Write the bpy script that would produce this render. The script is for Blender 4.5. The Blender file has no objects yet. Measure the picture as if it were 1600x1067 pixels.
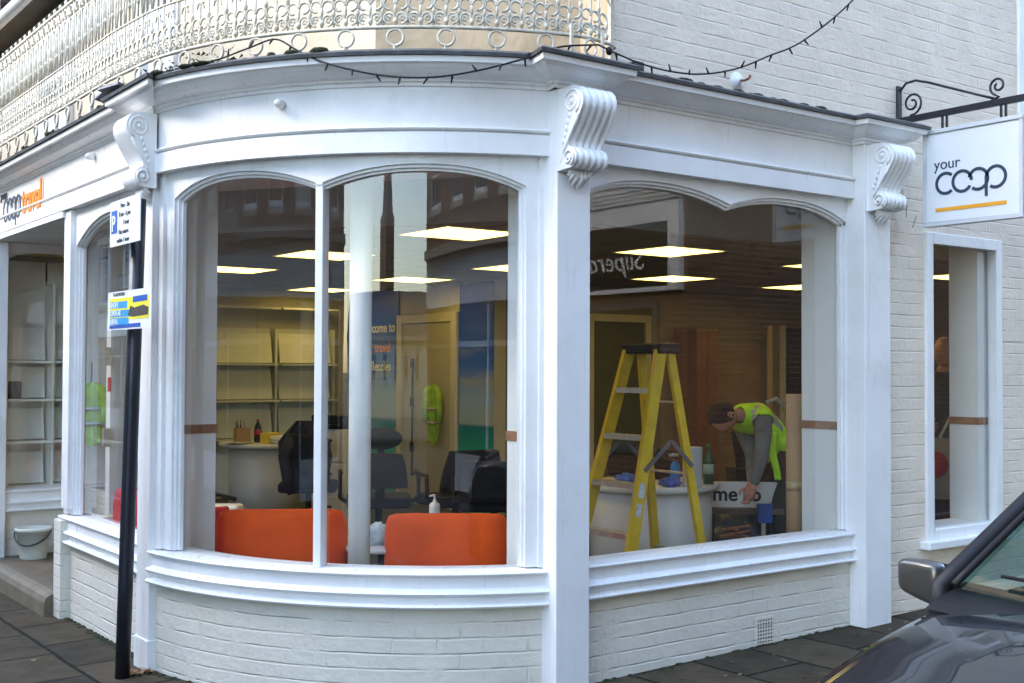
import bpy, bmesh, math, random
from mathutils import Vector, Matrix
random.seed(7)
R_ = math.radians
scene = bpy.context.scene
col = scene.collection

# ------------------------------------------------------------------ camera
A_ = R_(53.5)
PITCH = R_(1.347)
cam_d = bpy.data.cameras.new('camera'); cam = bpy.data.objects.new('camera', cam_d); col.objects.link(cam)
d0 = Vector((math.cos(A_), math.sin(A_), 0)); r0 = Vector((math.sin(A_), -math.cos(A_), 0)); u0 = Vector((0, 0, 1))
fw = d0*math.cos(PITCH) + u0*math.sin(PITCH); up = u0*math.cos(PITCH) - d0*math.sin(PITCH)
rr = r0*math.cos(.004) + up*math.sin(.004); uu = up*math.cos(.004) - r0*math.sin(.004)
M = Matrix((rr, uu, -fw)).transposed().to_4x4(); M.translation = (-3.735, -4.551, 1.6)
cam.matrix_world = M
cam_d.sensor_width = 36; cam_d.lens = 1850/1600*36; cam_d.clip_start = .05; cam_d.clip_end = 2000
scene.camera = cam

# ------------------------------------------------------------------ world, sun, exposure
SUN = Vector((-.80, .42, .62)).normalized()
w = bpy.data.worlds.new('World'); scene.world = w; w.use_nodes = True
nt = w.node_tree; nt.nodes.clear()
sky = nt.nodes.new('ShaderNodeTexSky'); sky.sky_type = 'NISHITA'; sky.sun_disc = False
sky.sun_elevation = math.asin(SUN.z); sky.sun_rotation = math.atan2(SUN.x, SUN.y)
sky.air_density = 1.15; sky.dust_density = 1.2; sky.ozone_density = .75
bg = nt.nodes.new('ShaderNodeBackground'); bg.inputs['Strength'].default_value = .15
wo = nt.nodes.new('ShaderNodeOutputWorld')
nt.links.new(sky.outputs[0], bg.inputs[0]); nt.links.new(bg.outputs[0], wo.inputs[0])
sd = bpy.data.lights.new('sun', 'SUN'); sd.energy = .20; sd.angle = R_(12); sd.color = (1, .93, .82)
so = bpy.data.objects.new('sun', sd); col.objects.link(so)
so.rotation_euler = SUN.to_track_quat('Z', 'Y').to_euler()
vs = scene.view_settings; vs.view_transform = 'Standard'; vs.look = 'None'; vs.exposure = 3.08; vs.gamma = 1; vs.use_curve_mapping = False
cy = scene.cycles
cy.max_bounces = 7; cy.diffuse_bounces = 4; cy.glossy_bounces = 4; cy.transparent_max_bounces = 12; cy.transmission_bounces = 4
cy.sample_clamp_indirect = 4; cy.caustics_reflective = False; cy.caustics_refractive = False

# ------------------------------------------------------------------ materials
MATS = {}
def nodes(name):
    m = bpy.data.materials.new(name); m.use_nodes = True
    t = m.node_tree; b = t.nodes['Principled BSDF']; MATS[name] = m
    return m, t, b
def mat(name, c, rough=.5, metal=0, var=.12, scale=6, bump=0, bscale=40, coat=0, emit=None, spec=None, dirt=0):
    m, t, b = nodes(name); N = t.nodes.new; L = t.links.new
    tc = N('ShaderNodeTexCoord'); n1 = N('ShaderNodeTexNoise'); n1.inputs['Scale'].default_value = scale; n1.inputs['Detail'].default_value = 6
    L(tc.outputs['Object'], n1.inputs['Vector'])
    r = N('ShaderNodeMapRange'); r.inputs['From Min'].default_value = .3; r.inputs['From Max'].default_value = .7
    r.inputs['To Min'].default_value = 1-var; r.inputs['To Max'].default_value = 1+var*.6
    L(n1.outputs[0], r.inputs['Value'])
    mx = N('ShaderNodeVectorMath'); mx.operation = 'SCALE'; mx.inputs[0].default_value = c[:3]
    L(r.outputs[0], mx.inputs['Scale']); out = mx.outputs[0]
    if dirt:
        n3 = N('ShaderNodeTexNoise'); n3.inputs['Scale'].default_value = 2.3; n3.inputs['Detail'].default_value = 9; n3.inputs['Roughness'].default_value = .7
        L(tc.outputs['Object'], n3.inputs['Vector'])
        r3 = N('ShaderNodeMapRange'); r3.inputs['From Min'].default_value = .53; r3.inputs['From Max'].default_value = .75; r3.inputs['To Max'].default_value = dirt
        L(n3.outputs[0], r3.inputs['Value'])
        mm = N('ShaderNodeMix'); mm.data_type = 'RGBA'; L(r3.outputs[0], mm.inputs[0]); L(out, mm.inputs[6]); mm.inputs[7].default_value = (c[0]*.45, c[1]*.42, c[2]*.36, 1)
        out = mm.outputs[2]
    L(out, b.inputs['Base Color'])
    b.inputs['Roughness'].default_value = rough; b.inputs['Metallic'].default_value = metal
    if coat: b.inputs['Coat Weight'].default_value = coat; b.inputs['Coat Roughness'].default_value = .03
    if spec is not None: b.inputs['Specular IOR Level'].default_value = spec
    if bump:
        n2 = N('ShaderNodeTexNoise'); n2.inputs['Scale'].default_value = bscale; n2.inputs['Detail'].default_value = 5; L(tc.outputs['Object'], n2.inputs['Vector'])
        bp = N('ShaderNodeBump'); bp.inputs['Strength'].default_value = bump; bp.inputs['Distance'].default_value = .01
        L(n2.outputs[0], bp.inputs['Height']); L(bp.outputs[0], b.inputs['Normal'])
    if emit: b.inputs['Emission Color'].default_value = (*emit[:3], 1); b.inputs['Emission Strength'].default_value = emit[3]
    return m
def brick(name, c, mortar, wid=.225, row=.075, ms=.008, bump=.5, var=.1, painted=False, rough=.8, c2=None, warp=.006):
    """bricks laid in UV metres"""
    m, t, b = nodes(name); N = t.nodes.new; L = t.links.new
    uv = N('ShaderNodeUVMap')
    nz = N('ShaderNodeTexNoise'); nz.inputs['Scale'].default_value = 7; nz.inputs['Detail'].default_value = 4; L(uv.outputs[0], nz.inputs['Vector'])
    sub = N('ShaderNodeVectorMath'); sub.operation = 'SUBTRACT'; sub.inputs[1].default_value = (.5, .5, .5); L(nz.outputs['Color'], sub.inputs[0])
    sc = N('ShaderNodeVectorMath'); sc.operation = 'SCALE'; sc.inputs['Scale'].default_value = warp*2; L(sub.outputs[0], sc.inputs[0])
    ad = N('ShaderNodeVectorMath'); L(uv.outputs[0], ad.inputs[0]); L(sc.outputs[0], ad.inputs[1])
    br = N('ShaderNodeTexBrick'); br.inputs['Scale'].default_value = 1; br.inputs['Brick Width'].default_value = wid; br.inputs['Row Height'].default_value = row
    br.inputs['Mortar Size'].default_value = ms; br.inputs['Mortar Smooth'].default_value = .6; br.inputs['Bias'].default_value = 0
    L(ad.outputs[0], br.inputs['Vector'])
    c2 = c2 or tuple(x*(1-var) for x in c)
    if painted: c2 = tuple(x*.97 for x in c); mortar = tuple(x*.96 for x in c)
    br.inputs['Color1'].default_value = (*c, 1); br.inputs['Color2'].default_value = (*c2, 1); br.inputs['Mortar'].default_value = (*mortar, 1)
    n1 = N('ShaderNodeTexNoise'); n1.inputs['Scale'].default_value = 3; n1.inputs['Detail'].default_value = 8; n1.inputs['Roughness'].default_value = .65; L(uv.outputs[0], n1.inputs['Vector'])
    r = N('ShaderNodeMapRange'); r.inputs['From Min'].default_value = .3; r.inputs['From Max'].default_value = .7; r.inputs['To Min'].default_value = 1-var; r.inputs['To Max'].default_value = 1+var*.5
    L(n1.outputs[0], r.inputs['Value'])
    mx = N('ShaderNodeVectorMath'); mx.operation = 'SCALE'; L(br.outputs['Color'], mx.inputs[0]); L(r.outputs[0], mx.inputs['Scale'])
    out = mx.outputs[0]
    if painted:   # grime specks and flaked patches in the paint
        n4 = N('ShaderNodeTexNoise'); n4.inputs['Scale'].default_value = 16; n4.inputs['Detail'].default_value = 8; n4.inputs['Roughness'].default_value = .75; L(uv.outputs[0], n4.inputs['Vector'])
        r4 = N('ShaderNodeMapRange'); r4.inputs['From Min'].default_value = .62; r4.inputs['From Max'].default_value = .8; r4.inputs['To Max'].default_value = .45
        L(n4.outputs[0], r4.inputs['Value'])
        mm = N('ShaderNodeMix'); mm.data_type = 'RGBA'; L(r4.outputs[0], mm.inputs[0]); L(out, mm.inputs[6]); mm.inputs[7].default_value = (c[0]*.5, c[1]*.46, c[2]*.38, 1)
        out = mm.outputs[2]
        n6 = N('ShaderNodeTexNoise'); n6.inputs['Scale'].default_value = 2.1; n6.inputs['Detail'].default_value = 10; n6.inputs['Roughness'].default_value = .7; L(uv.outputs[0], n6.inputs['Vector'])
        r6 = N('ShaderNodeMapRange'); r6.inputs['From Min'].default_value = .54; r6.inputs['From Max'].default_value = .70; r6.inputs['To Max'].default_value = .22; L(n6.outputs[0], r6.inputs['Value'])
        m6 = N('ShaderNodeMix'); m6.data_type = 'RGBA'; L(r6.outputs[0], m6.inputs[0]); L(out, m6.inputs[6]); m6.inputs[7].default_value = (c[0]*.62, c[1]*.56, c[2]*.48, 1); out = m6.outputs[2]
    L(out, b.inputs['Base Color']); b.inputs['Roughness'].default_value = rough
    # relief: mortar recess fades in and out under the paint
    n3 = N('ShaderNodeTexNoise'); n3.inputs['Scale'].default_value = 5.5; n3.inputs['Detail'].default_value = 3; L(uv.outputs[0], n3.inputs['Vector'])
    r3 = N('ShaderNodeMapRange'); r3.inputs['From Min'].default_value = .38 if painted else .1; r3.inputs['From Max'].default_value = .62 if painted else .3; r3.inputs['To Min'].default_value = .12 if painted else 1
    L(n3.outputs[0], r3.inputs['Value'])
    mu = N('ShaderNodeMath'); mu.operation = 'MULTIPLY'; L(br.outputs['Fac'], mu.inputs[0]); L(r3.outputs[0], mu.inputs[1])
    n2 = N('ShaderNodeTexNoise'); n2.inputs['Scale'].default_value = 22; n2.inputs['Detail'].default_value = 7; n2.inputs['Roughness'].default_value = .6; L(uv.outputs[0], n2.inputs['Vector'])
    if painted:
        r3.inputs['From Min'].default_value = .54; r3.inputs['From Max'].default_value = .72; r3.inputs['To Min'].default_value = .03
        sx = N('ShaderNodeSeparateXYZ'); L(ad.outputs[0], sx.inputs[0])
        pp = N('ShaderNodeMath'); pp.operation = 'PINGPONG'; pp.inputs[1].default_value = row/2; L(sx.outputs['Y'], pp.inputs[0])
        hl = N('ShaderNodeMapRange'); hl.inputs['From Min'].default_value = .0008; hl.inputs['From Max'].default_value = .0065; hl.inputs['To Min'].default_value = 1; hl.inputs['To Max'].default_value = 0; L(pp.outputs[0], hl.inputs['Value'])
        mp5 = N('ShaderNodeMapping'); mp5.inputs['Scale'].default_value = (1, 1.0, 1); L(uv.outputs[0], mp5.inputs[0])
        n5 = N('ShaderNodeTexNoise'); n5.inputs['Scale'].default_value = 6.5; n5.inputs['Detail'].default_value = 3; L(mp5.outputs[0], n5.inputs['Vector'])
        r5 = N('ShaderNodeMapRange'); r5.inputs['From Min'].default_value = .43; r5.inputs['From Max'].default_value = .62; r5.inputs['To Min'].default_value = .04; L(n5.outputs[0], r5.inputs['Value'])
        hm = N('ShaderNodeMath'); hm.operation = 'MULTIPLY'; L(hl.outputs[0], hm.inputs[0]); L(r5.outputs[0], hm.inputs[1])
        mo_ = N('ShaderNodeMath'); mo_.operation = 'MAXIMUM'; L(hm.outputs[0], mo_.inputs[0]); L(mu.outputs[0], mo_.inputs[1]); mu = mo_
    su = N('ShaderNodeMath'); su.operation = 'MULTIPLY_ADD'; su.inputs[1].default_value = -1; L(mu.outputs[0], su.inputs[0])
    m2 = N('ShaderNodeMath'); m2.operation = 'MULTIPLY'; m2.inputs[1].default_value = .9; L(n2.outputs[0], m2.inputs[0]); L(m2.outputs[0], su.inputs[2])
    bp = N('ShaderNodeBump'); bp.inputs['Strength'].default_value = bump; bp.inputs['Distance'].default_value = .012
    L(su.outputs[0], bp.inputs['Height']); L(bp.outputs[0], b.inputs['Normal'])
    return m
def glass(name, tint=(1, 1, 1), k=1.9, wav=.0):
    m = bpy.data.materials.new(name); m.use_nodes = True; t = m.node_tree; t.nodes.clear(); N = t.nodes.new; L = t.links.new
    o = N('ShaderNodeOutputMaterial'); mx = N('ShaderNodeMixShader'); tr = N('ShaderNodeBsdfTransparent'); gl = N('ShaderNodeBsdfGlossy')
    tr.inputs[0].default_value = (*tint, 1); gl.inputs['Roughness'].default_value = 0
    fr = N('ShaderNodeLayerWeight'); fr.inputs[0].default_value = .5
    pw = N('ShaderNodeMath'); pw.operation = 'POWER'; pw.inputs[1].default_value = 4.6; L(fr.outputs['Facing'], pw.inputs[0])
    mu = N('ShaderNodeMath'); mu.operation = 'MULTIPLY_ADD'; mu.inputs[1].default_value = .92; mu.inputs[2].default_value = .04*k; mu.use_clamp = True
    L(pw.outputs[0], mu.inputs[0]); L(mu.outputs[0], mx.inputs[0]); L(tr.outputs[0], mx.inputs[1]); L(gl.outputs[0], mx.inputs[2]); L(mx.outputs[0], o.inputs[0])
    if wav:
        tc = N('ShaderNodeTexCoord'); mp = N('ShaderNodeMapping'); mp.inputs['Scale'].default_value = (7, 7, .8)
        n = N('ShaderNodeTexNoise'); n.inputs['Scale'].default_value = 1; n.inputs['Detail'].default_value = 2
        b = N('ShaderNodeBump'); b.inputs['Strength'].default_value = wav; b.inputs['Distance'].default_value = .01
        L(tc.outputs['Object'], mp.inputs[0]); L(mp.outputs[0], n.inputs['Vector']); L(n.outputs[0], b.inputs['Height']); L(b.outputs[0], gl.inputs['Normal'])
    MATS[name] = m
    return m

paint = mat('white gloss paint', (.82, .82, .81), .32, var=.06, scale=3, bump=.28, bscale=11, dirt=.22)
def brushed(m, amt=.25):
    t = m.node_tree; N = t.nodes.new; L = t.links.new; b = t.nodes['Principled BSDF']
    tc = N('ShaderNodeTexCoord'); mp = N('ShaderNodeMapping'); mp.inputs['Scale'].default_value = (26, 26, 2.2); L(tc.outputs['Object'], mp.inputs[0])
    n = N('ShaderNodeTexNoise'); n.inputs['Scale'].default_value = 1; n.inputs['Detail'].default_value = 5; L(mp.outputs[0], n.inputs['Vector'])
    bp = N('ShaderNodeBump'); bp.inputs['Strength'].default_value = amt; bp.inputs['Distance'].default_value = .004; L(n.outputs[0], bp.inputs['Height'])
    old = b.inputs['Normal'].links[0].from_socket; L(old, bp.inputs['Normal']); L(bp.outputs[0], b.inputs['Normal'])
    rg = N('ShaderNodeMapRange'); rg.inputs['From Min'].default_value = .3; rg.inputs['From Max'].default_value = .7; rg.inputs['To Min'].default_value = .24; rg.inputs['To Max'].default_value = .5; L(n.outputs[0], rg.inputs['Value']); L(rg.outputs[0], b.inputs['Roughness'])
    src = b.inputs['Base Color'].links[0].from_socket
    m2 = N('ShaderNodeMapping'); m2.inputs['Scale'].default_value = (9, 9, .9); L(tc.outputs['Object'], m2.inputs[0]); n2 = N('ShaderNodeTexNoise'); n2.inputs['Scale'].default_value = 1; n2.inputs['Detail'].default_value = 7; n2.inputs['Roughness'].default_value = .7; L(m2.outputs[0], n2.inputs['Vector'])
    r2 = N('ShaderNodeMapRange'); r2.inputs['From Min'].default_value = .56; r2.inputs['From Max'].default_value = .78; r2.inputs['To Max'].default_value = .20; L(n2.outputs[0], r2.inputs['Value'])
    mx = N('ShaderNodeMix'); mx.data_type = 'RGBA'; L(r2.outputs[0], mx.inputs[0]); L(src, mx.inputs[6]); mx.inputs[7].default_value = (.52, .50, .45, 1); L(mx.outputs[2], b.inputs['Base Color'])
brushed(paint)
paint_old = mat('white worn paint', (.74, .75, .76), .45, var=.08, scale=5, bump=.2, bscale=18, dirt=.4)
inpaint = mat('interior white paint', (.80, .81, .78), .6, var=.03)
plinthm = brick('painted plinth brick', (.73, .69, .59), (.57, .57, .52), bump=.6, var=.07, painted=True, rough=.6)
sidewm = brick('painted side wall brick', (.80, .70, .575), (.58, .56, .51), bump=.55, var=.10, painted=True, rough=.75)
cream = mat('cream render', (.72, .63, .47), .85, var=.12, scale=4, bump=.3, bscale=30, dirt=.35)
tan = mat('weathered shaded render', (.50, .41, .28), .9, var=.2, scale=5, bump=.4, bscale=25, dirt=.7)  # cream darkened for faces turned from the sky; their shade is in the colour
lead = mat('lead sheet', (.10, .105, .115), .55, .3, var=.35, scale=12, bump=.5, bscale=18)
moss = mat('moss', (.028, .036, .012), .95, var=.5, scale=40, bump=1, bscale=80)
iron = mat('white painted cast iron', (.62, .575, .47), .55, var=.25, scale=22, bump=.3, bscale=60, dirt=.7)
black = mat('black painted metal', (.012, .014, .022), .35, var=.2, scale=20, bump=.15, bscale=60)
blackp = mat('black plastic', (.010, .010, .011), .5, spec=.25)
blackf = mat('black fabric', (.012, .012, .015), .95, var=.3, scale=15)
wood = mat('bare wood strip', (.32, .16, .08), .6, var=.3, scale=18)
glz = glass('window glass', (.96, .97, .965), 2.15, .05)
glz2 = glass('flat window glass', (.96, .97, .965), 2.15, .012)
signw = mat('white sign face', (.74, .76, .78), .4, var=.02)
navy = mat('dark slate lettering', (.025, .045, .075), .5, var=.05)
orange = mat('orange lettering', (.85, .27, .015), .5, var=.05)
amber = mat('amber bar', (.80, .36, .02), .5, var=.05)
MATS['yellow']= yellow = mat('yellow fibreglass', (.68, .46, .010), .4, var=.15, scale=12, dirt=.35)
alu = mat('aluminium', (.62, .60, .52), .35, .7, var=.2, scale=20)
hivis = mat('fluorescent yellow fabric', (.50, .95, .02), .8, var=.2, scale=14, bump=.8, bscale=14)
silver = mat('reflective tape', (.45, .46, .48), .4, .3)
sofa_m = mat('orange upholstery', (.95, .105, .005), .85, var=.1, scale=5, bump=.15, bscale=200)
red = mat('red upholstery', (.45, .012, .015), .7, var=.12)
flo = mat('grey carpet tiles', (.07, .07, .075), .95, var=.2, scale=60)
deskm = mat('white laminate desk', (.70, .70, .66), .4, var=.03)
shelfm = mat('cream laminate shelving', (.66, .69, .64), .55, var=.05)
skin = mat('skin', (.52, .26, .18), .55, var=.1, scale=30)
hair = mat('dark brown hair', (.025, .014, .008), .8, var=.4, scale=60, bump=.6, bscale=120)
greys = mat('grey knitted sleeve', (.16, .18, .185), .9, var=.3, scale=9, bump=.9, bscale=13)
trous = mat('dark work trousers', (.035, .035, .022), .9, var=.3, scale=12, bump=.3, bscale=30)
card = mat('brown cardboard', (.42, .27, .14), .8, var=.1)
tilelight = mat('lit ceiling panel', (.9, .85, .6), .5, var=0, emit=(1.0, .69, .175, .70))

# ------------------------------------------------------------------ mesh helpers
class MB:
    def __init__(s): s.v = []; s.f = []; s.uv = {}; s.sm = set()
    def add(s, pts): n = len(s.v); s.v += [tuple(p) for p in pts]; return n
    def quad(s, a, b, c, d, uv=None):
        n = s.add((a, b, c, d)); s.f.append((n, n+1, n+2, n+3))
        if uv: s.uv[len(s.f)-1] = uv
    def poly(s, pts): n = s.add(pts); s.f.append(tuple(range(n, n+len(pts))))
    def box(s, x0, y0, z0, x1, y1, z1, M=None):
        p = [Vector((x, y, z)) for z in (z0, z1) for (x, y) in ((x0, y0), (x1, y0), (x1, y1), (x0, y1))]
        if M is not None: p = [M @ q for q in p]
        n = s.add(p)
        for q in ((0, 3, 2, 1), (4, 5, 6, 7), (0, 1, 5, 4), (1, 2, 6, 5), (2, 3, 7, 6), (3, 0, 4, 7)): s.f.append(tuple(n+i for i in q))
        return s
    def bar(s, a, b, w, t, side=None):
        """rectangular bar from a to b; w along side, t across"""
        a, b = Vector(a), Vector(b); d = (b-a).normalized(); sd_ = Vector(side) if side else (d.cross(Vector((0, 0, 1))) if abs(d.z) < .95 else Vector((1, 0, 0)))
        sd_ = (sd_-d*sd_.dot(d)).normalized(); o = d.cross(sd_)
        p = [q+sd_*(x*w/2)+o*(y*t/2) for q in (a, b) for x, y in ((-1, -1), (1, -1), (1, 1), (-1, 1))]
        n = s.add(p)
        for q in ((0, 3, 2, 1), (4, 5, 6, 7), (0, 1, 5, 4), (1, 2, 6, 5), (2, 3, 7, 6), (3, 0, 4, 7)): s.f.append(tuple(n+i for i in q))
        return s
    def tube(s, pts, r, k=8, closed=False, cap=True):
        pts = [Vector(p) for p in pts]; m = len(pts); rs = r if isinstance(r, (list, tuple)) else [r]*m
        base = len(s.v); prev = None
        for i, p in enumerate(pts):
            if closed: t = pts[(i+1) % m]-pts[i-1]
            else: t = pts[min(i+1, m-1)]-pts[max(i-1, 0)]
            t = t.normalized() if t.length > 1e-9 else Vector((0, 0, 1))
            if prev is None: a = t.orthogonal().normalized()
            else:
                a = prev-t*prev.dot(t); a = a.normalized() if a.length > 1e-6 else t.orthogonal().normalized()
            prev = a; b = t.cross(a)
            for j in range(k):
                an = 2*math.pi*j/k; s.v.append(tuple(p+(a*math.cos(an)+b*math.sin(an))*rs[i]))
        for i in range(m if closed else m-1):
            i2 = (i+1) % m
            for j in range(k):
                s.sm.add(len(s.f)); s.f.append((base+i*k+j, base+i*k+(j+1) % k, base+i2*k+(j+1) % k, base+i2*k+j))
        if cap and not closed:
            s.f.append(tuple(base+j for j in reversed(range(k)))); s.f.append(tuple(base+(m-1)*k+j for j in range(k)))
        return s
    def lathe(s, prof, c=(0, 0, 0), k=24, smooth=True):
        base = len(s.v); m = len(prof)
        for (r, z) in prof:
            for j in range(k): s.v.append((c[0]+r*math.cos(2*math.pi*j/k), c[1]+r*math.sin(2*math.pi*j/k), c[2]+z))
        for i in range(m-1):
            for j in range(k):
                if smooth: s.sm.add(len(s.f))
                s.f.append((base+i*k+j, base+i*k+(j+1) % k, base+(i+1)*k+(j+1) % k, base+(i+1)*k+j))
        s.f.append(tuple(base+j for j in reversed(range(k)))); s.f.append(tuple(base+(m-1)*k+j for j in range(k)))
        return s
    def prism(s, pts, o, ax, ay, n, t):
        """2-D outline pts in axes ax, ay from o, extruded t along n"""
        o, ax, ay, n = Vector(o), Vector(ax), Vector(ay), Vector(n); m = len(pts)
        b = s.add([o+ax*x+ay*y for x, y in pts]+[o+ax*x+ay*y+n*t for x, y in pts])
        s.f.append(tuple(b+i for i in reversed(range(m)))); s.f.append(tuple(b+m+i for i in range(m)))
        for i in range(m): s.f.append((b+i, b+(i+1) % m, b+m+(i+1) % m, b+m+i))
        return s
    def grid(s, P, closed_u=False, smooth=True):
        """P[i][j] points"""
        n = len(P); m = len(P[0]); b = len(s.v)
        for row in P: s.v += [tuple(q) for q in row]
        for i in range(n-1):
            for j in range(m if closed_u else m-1):
                if smooth: s.sm.add(len(s.f))
                s.f.append((b+i*m+j, b+i*m+(j+1) % m, b+(i+1)*m+(j+1) % m, b+(i+1)*m+j))
        return s
    def ellipsoid(s, c, r, k=12, m=8, fn=None):
        P = []
        for i in range(m+1):
            th = math.pi*i/m; row = []
            for j in range(k):
                ph = 2*math.pi*j/k; q = Vector((math.sin(th)*math.cos(ph), math.sin(th)*math.sin(ph), math.cos(th)))
                f_ = fn(q) if fn else 1
                row.append((c[0]+r[0]*q.x*f_, c[1]+r[1]*q.y*f_, c[2]+r[2]*q.z*f_))
            P.append(row)
        return s.grid(P, True)
    def build(s, name, m, parent=None, bevel=0, smooth=None, loc=None, fix=True):
        me = bpy.data.meshes.new(name); me.from_pydata([tuple(v) for v in s.v], [], s.f)
        uvl = me.uv_layers.new(name='UVMap')
        for p in me.polygons:
            if p.index in s.uv:
                for li, u in zip(p.loop_indices, s.uv[p.index]): uvl.data[li].uv = u
            else:
                n = p.normal
                for li in p.loop_indices:
                    q = me.vertices[me.loops[li].vertex_index].co
                    uvl.data[li].uv = (q.x, q.y) if abs(n.z) > .8 else ((q.y, q.z) if abs(n.x) > abs(n.y) else (q.x, q.z))
            if smooth is True or (smooth is None and p.index in s.sm): p.use_smooth = True
        if fix:
            bm = bmesh.new(); bm.from_mesh(me); bmesh.ops.remove_doubles(bm, verts=bm.verts, dist=1e-6) if not s.uv else None
            bmesh.ops.recalc_face_normals(bm, faces=bm.faces); bm.to_mesh(me); bm.free()
        ms = m if isinstance(m, (list, tuple)) else [m]
        for q in ms: me.materials.append(q)
        o = bpy.data.objects.new(name, me); col.objects.link(o)
        if parent: o.parent = parent
        if loc: o.location = loc
        if bevel:
            b = o.modifiers.new('bevel', 'BEVEL'); b.width = bevel; b.segments = 2; b.limit_method = 'ANGLE'; b.angle_limit = R_(40)
        return o
def thing(name, label, cat, loc=(0, 0, 0), rz=0, group=None):
    o = bpy.data.objects.new(name, None); o.empty_display_size = .2; col.objects.link(o)
    o.location = loc; o.rotation_euler = (0, 0, rz); return tag(o, label, cat, group)
def tag(o, label, cat, group=None):
    o['label'] = label; o['category'] = cat
    if group: o['group'] = group
    return o
def struct(o): o['kind'] = 'structure'; return o
def frame_m(o, x, y):
    x = Vector(x).normalized(); y = Vector(y).normalized(); z = x.cross(y)
    m_ = Matrix((x, y, z)).transposed().to_4x4(); m_.translation = Vector(o); return m_
def text(body, size, o, x, y, m, name, parent=None, ext=.002, align='LEFT', shear=0, space=1, weight=0, xs=1):
    cu = bpy.data.curves.new(name, 'FONT'); cu.body = body; cu.size = size; cu.extrude = ext; cu.align_x = align; cu.shear = shear; cu.space_character = space
    cu.offset = weight
    t = bpy.data.objects.new(name+'_tmp', cu); col.objects.link(t)
    bpy.context.view_layer.update()
    me = bpy.data.meshes.new_from_object(t.evaluated_get(bpy.context.evaluated_depsgraph_get()))
    bpy.data.objects.remove(t)
    me.transform(frame_m(o, x, y) @ Matrix.Diagonal((xs, 1, 1, 1))); me.materials.clear(); me.materials.append(m)
    ob = bpy.data.objects.new(name, me); col.objects.link(ob)
    if parent: ob.parent = parent
    return ob
def arcband(mb, o, ax, ay, n, cx, cy, r, w_, a0, a1, t=.004, k=28):
    P = [(cx+(r+w_/2)*math.cos(a0+(a1-a0)*i/k), cy+(r+w_/2)*math.sin(a0+(a1-a0)*i/k)) for i in range(k+1)]
    Q = [(cx+(r-w_/2)*math.cos(a0+(a1-a0)*i/k), cy+(r-w_/2)*math.sin(a0+(a1-a0)*i/k)) for i in range(k+1)]
    for i in range(k): mb.prism([P[i], P[i+1], Q[i+1], Q[i]], o, ax, ay, n, t)
def coop(mb, o, ax, ay, n, r, w_, t=.004):
    """the linked c-o-o-p letters; o at the centre of the c"""
    s_ = r*1.72
    arcband(mb, o, ax, ay, n, 0, 0, r, w_, R_(48), R_(312), t)
    arcband(mb, o, ax, ay, n, s_*1.05, 0, r, w_, R_(0), R_(328), t)
    arcband(mb, o, ax, ay, n, s_*2.05, 0, r, w_, R_(-128), R_(165), t)
    arcband(mb, o, ax, ay, n, s_*3.12, 0, r, w_, R_(-125), R_(205), t)
    x = s_*3.12-r
    mb.prism([(x-w_/2, -r*1.75), (x+w_/2, -r*1.75), (x+w_/2, .12*r), (x-w_/2, .12*r)], o, ax, ay, n, t*1.1)

# ------------------------------------------------------------------ wall curves (u metres along, off outward)
RB = 2.03; CB = (.523, 1.924); AB0 = R_(184.9); LB = RB*R_(66.4)
def bow(u, off=0):
    a = AB0+u/RB; return (CB[0]+(RB+off)*math.cos(a), CB[1]+(RB+off)*math.sin(a))
def line(p, q):
    L = math.hypot(q[0]-p[0], q[1]-p[1]); tx, ty = (q[0]-p[0])/L, (q[1]-p[1])/L
    f = lambda u, off=0: (p[0]+tx*u+ty*off, p[1]+ty*u-tx*off)
    f.L = L; return f
LEFT0 = 3.60
leftc = line((-1.45, LEFT0), (-1.45, 1.92)); rightc = line((.066, 0), (2.33, 0)); farc = line((-1.50, 5.45), (-.30, 5.45))
def cbox(mb, c, u0, u1, o0, o1, z0, z1, n=1, du=0):
    """block that follows a wall curve"""
    z0f = z0 if callable(z0) else (lambda u: z0); z1f = z1 if callable(z1) else (lambda u: z1)
    us = [u0+(u1-u0)*i/n for i in range(n+1)]; b = len(mb.v)
    for u in us:
        for o, zf in ((o1, z0f), (o1, z1f), (o0, z1f), (o0, z0f)):
            x, y = c(u, o); mb.v.append((x, y, zf(u)))
    for i in range(n):
        for j in range(4):
            a, d = b+i*4+j, b+i*4+(j+1) % 4
            mb.f.append((a, d, d+4, a+4))
            zz = {0: (z0f, z1f), 1: (z1f, z1f), 2: (z1f, z0f), 3: (z0f, z0f)}[j]
            mb.uv[len(mb.f)-1] = [(us[i]+du, zz[0](us[i])), (us[i]+du, zz[1](us[i])), (us[i+1]+du, zz[1](us[i+1])), (us[i+1]+du, zz[0](us[i+1]))]
    mb.f.append((b, b+3, b+2, b+1)); e = b+n*4; mb.f.append((e, e+1, e+2, e+3)); return mb
def csweep(mb, c, u0, u1, n, prof, smooth=False):
    """closed profile (off, z) swept along a wall curve"""
    b = len(mb.v); m = len(prof)
    for i in range(n+1):
        u = u0+(u1-u0)*i/n
        for o, z in prof: x, y = c(u, o); mb.v.append((x, y, z))
    for i in range(n):
        for j in range(m): mb.f.append((b+i*m+j, b+i*m+(j+1) % m, b+(i+1)*m+(j+1) % m, b+(i+1)*m+j))
    mb.f.append(tuple(b+j for j in range(m))); mb.f.append(tuple(b+n*m+j for j in reversed(range(m)))); return mb
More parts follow.
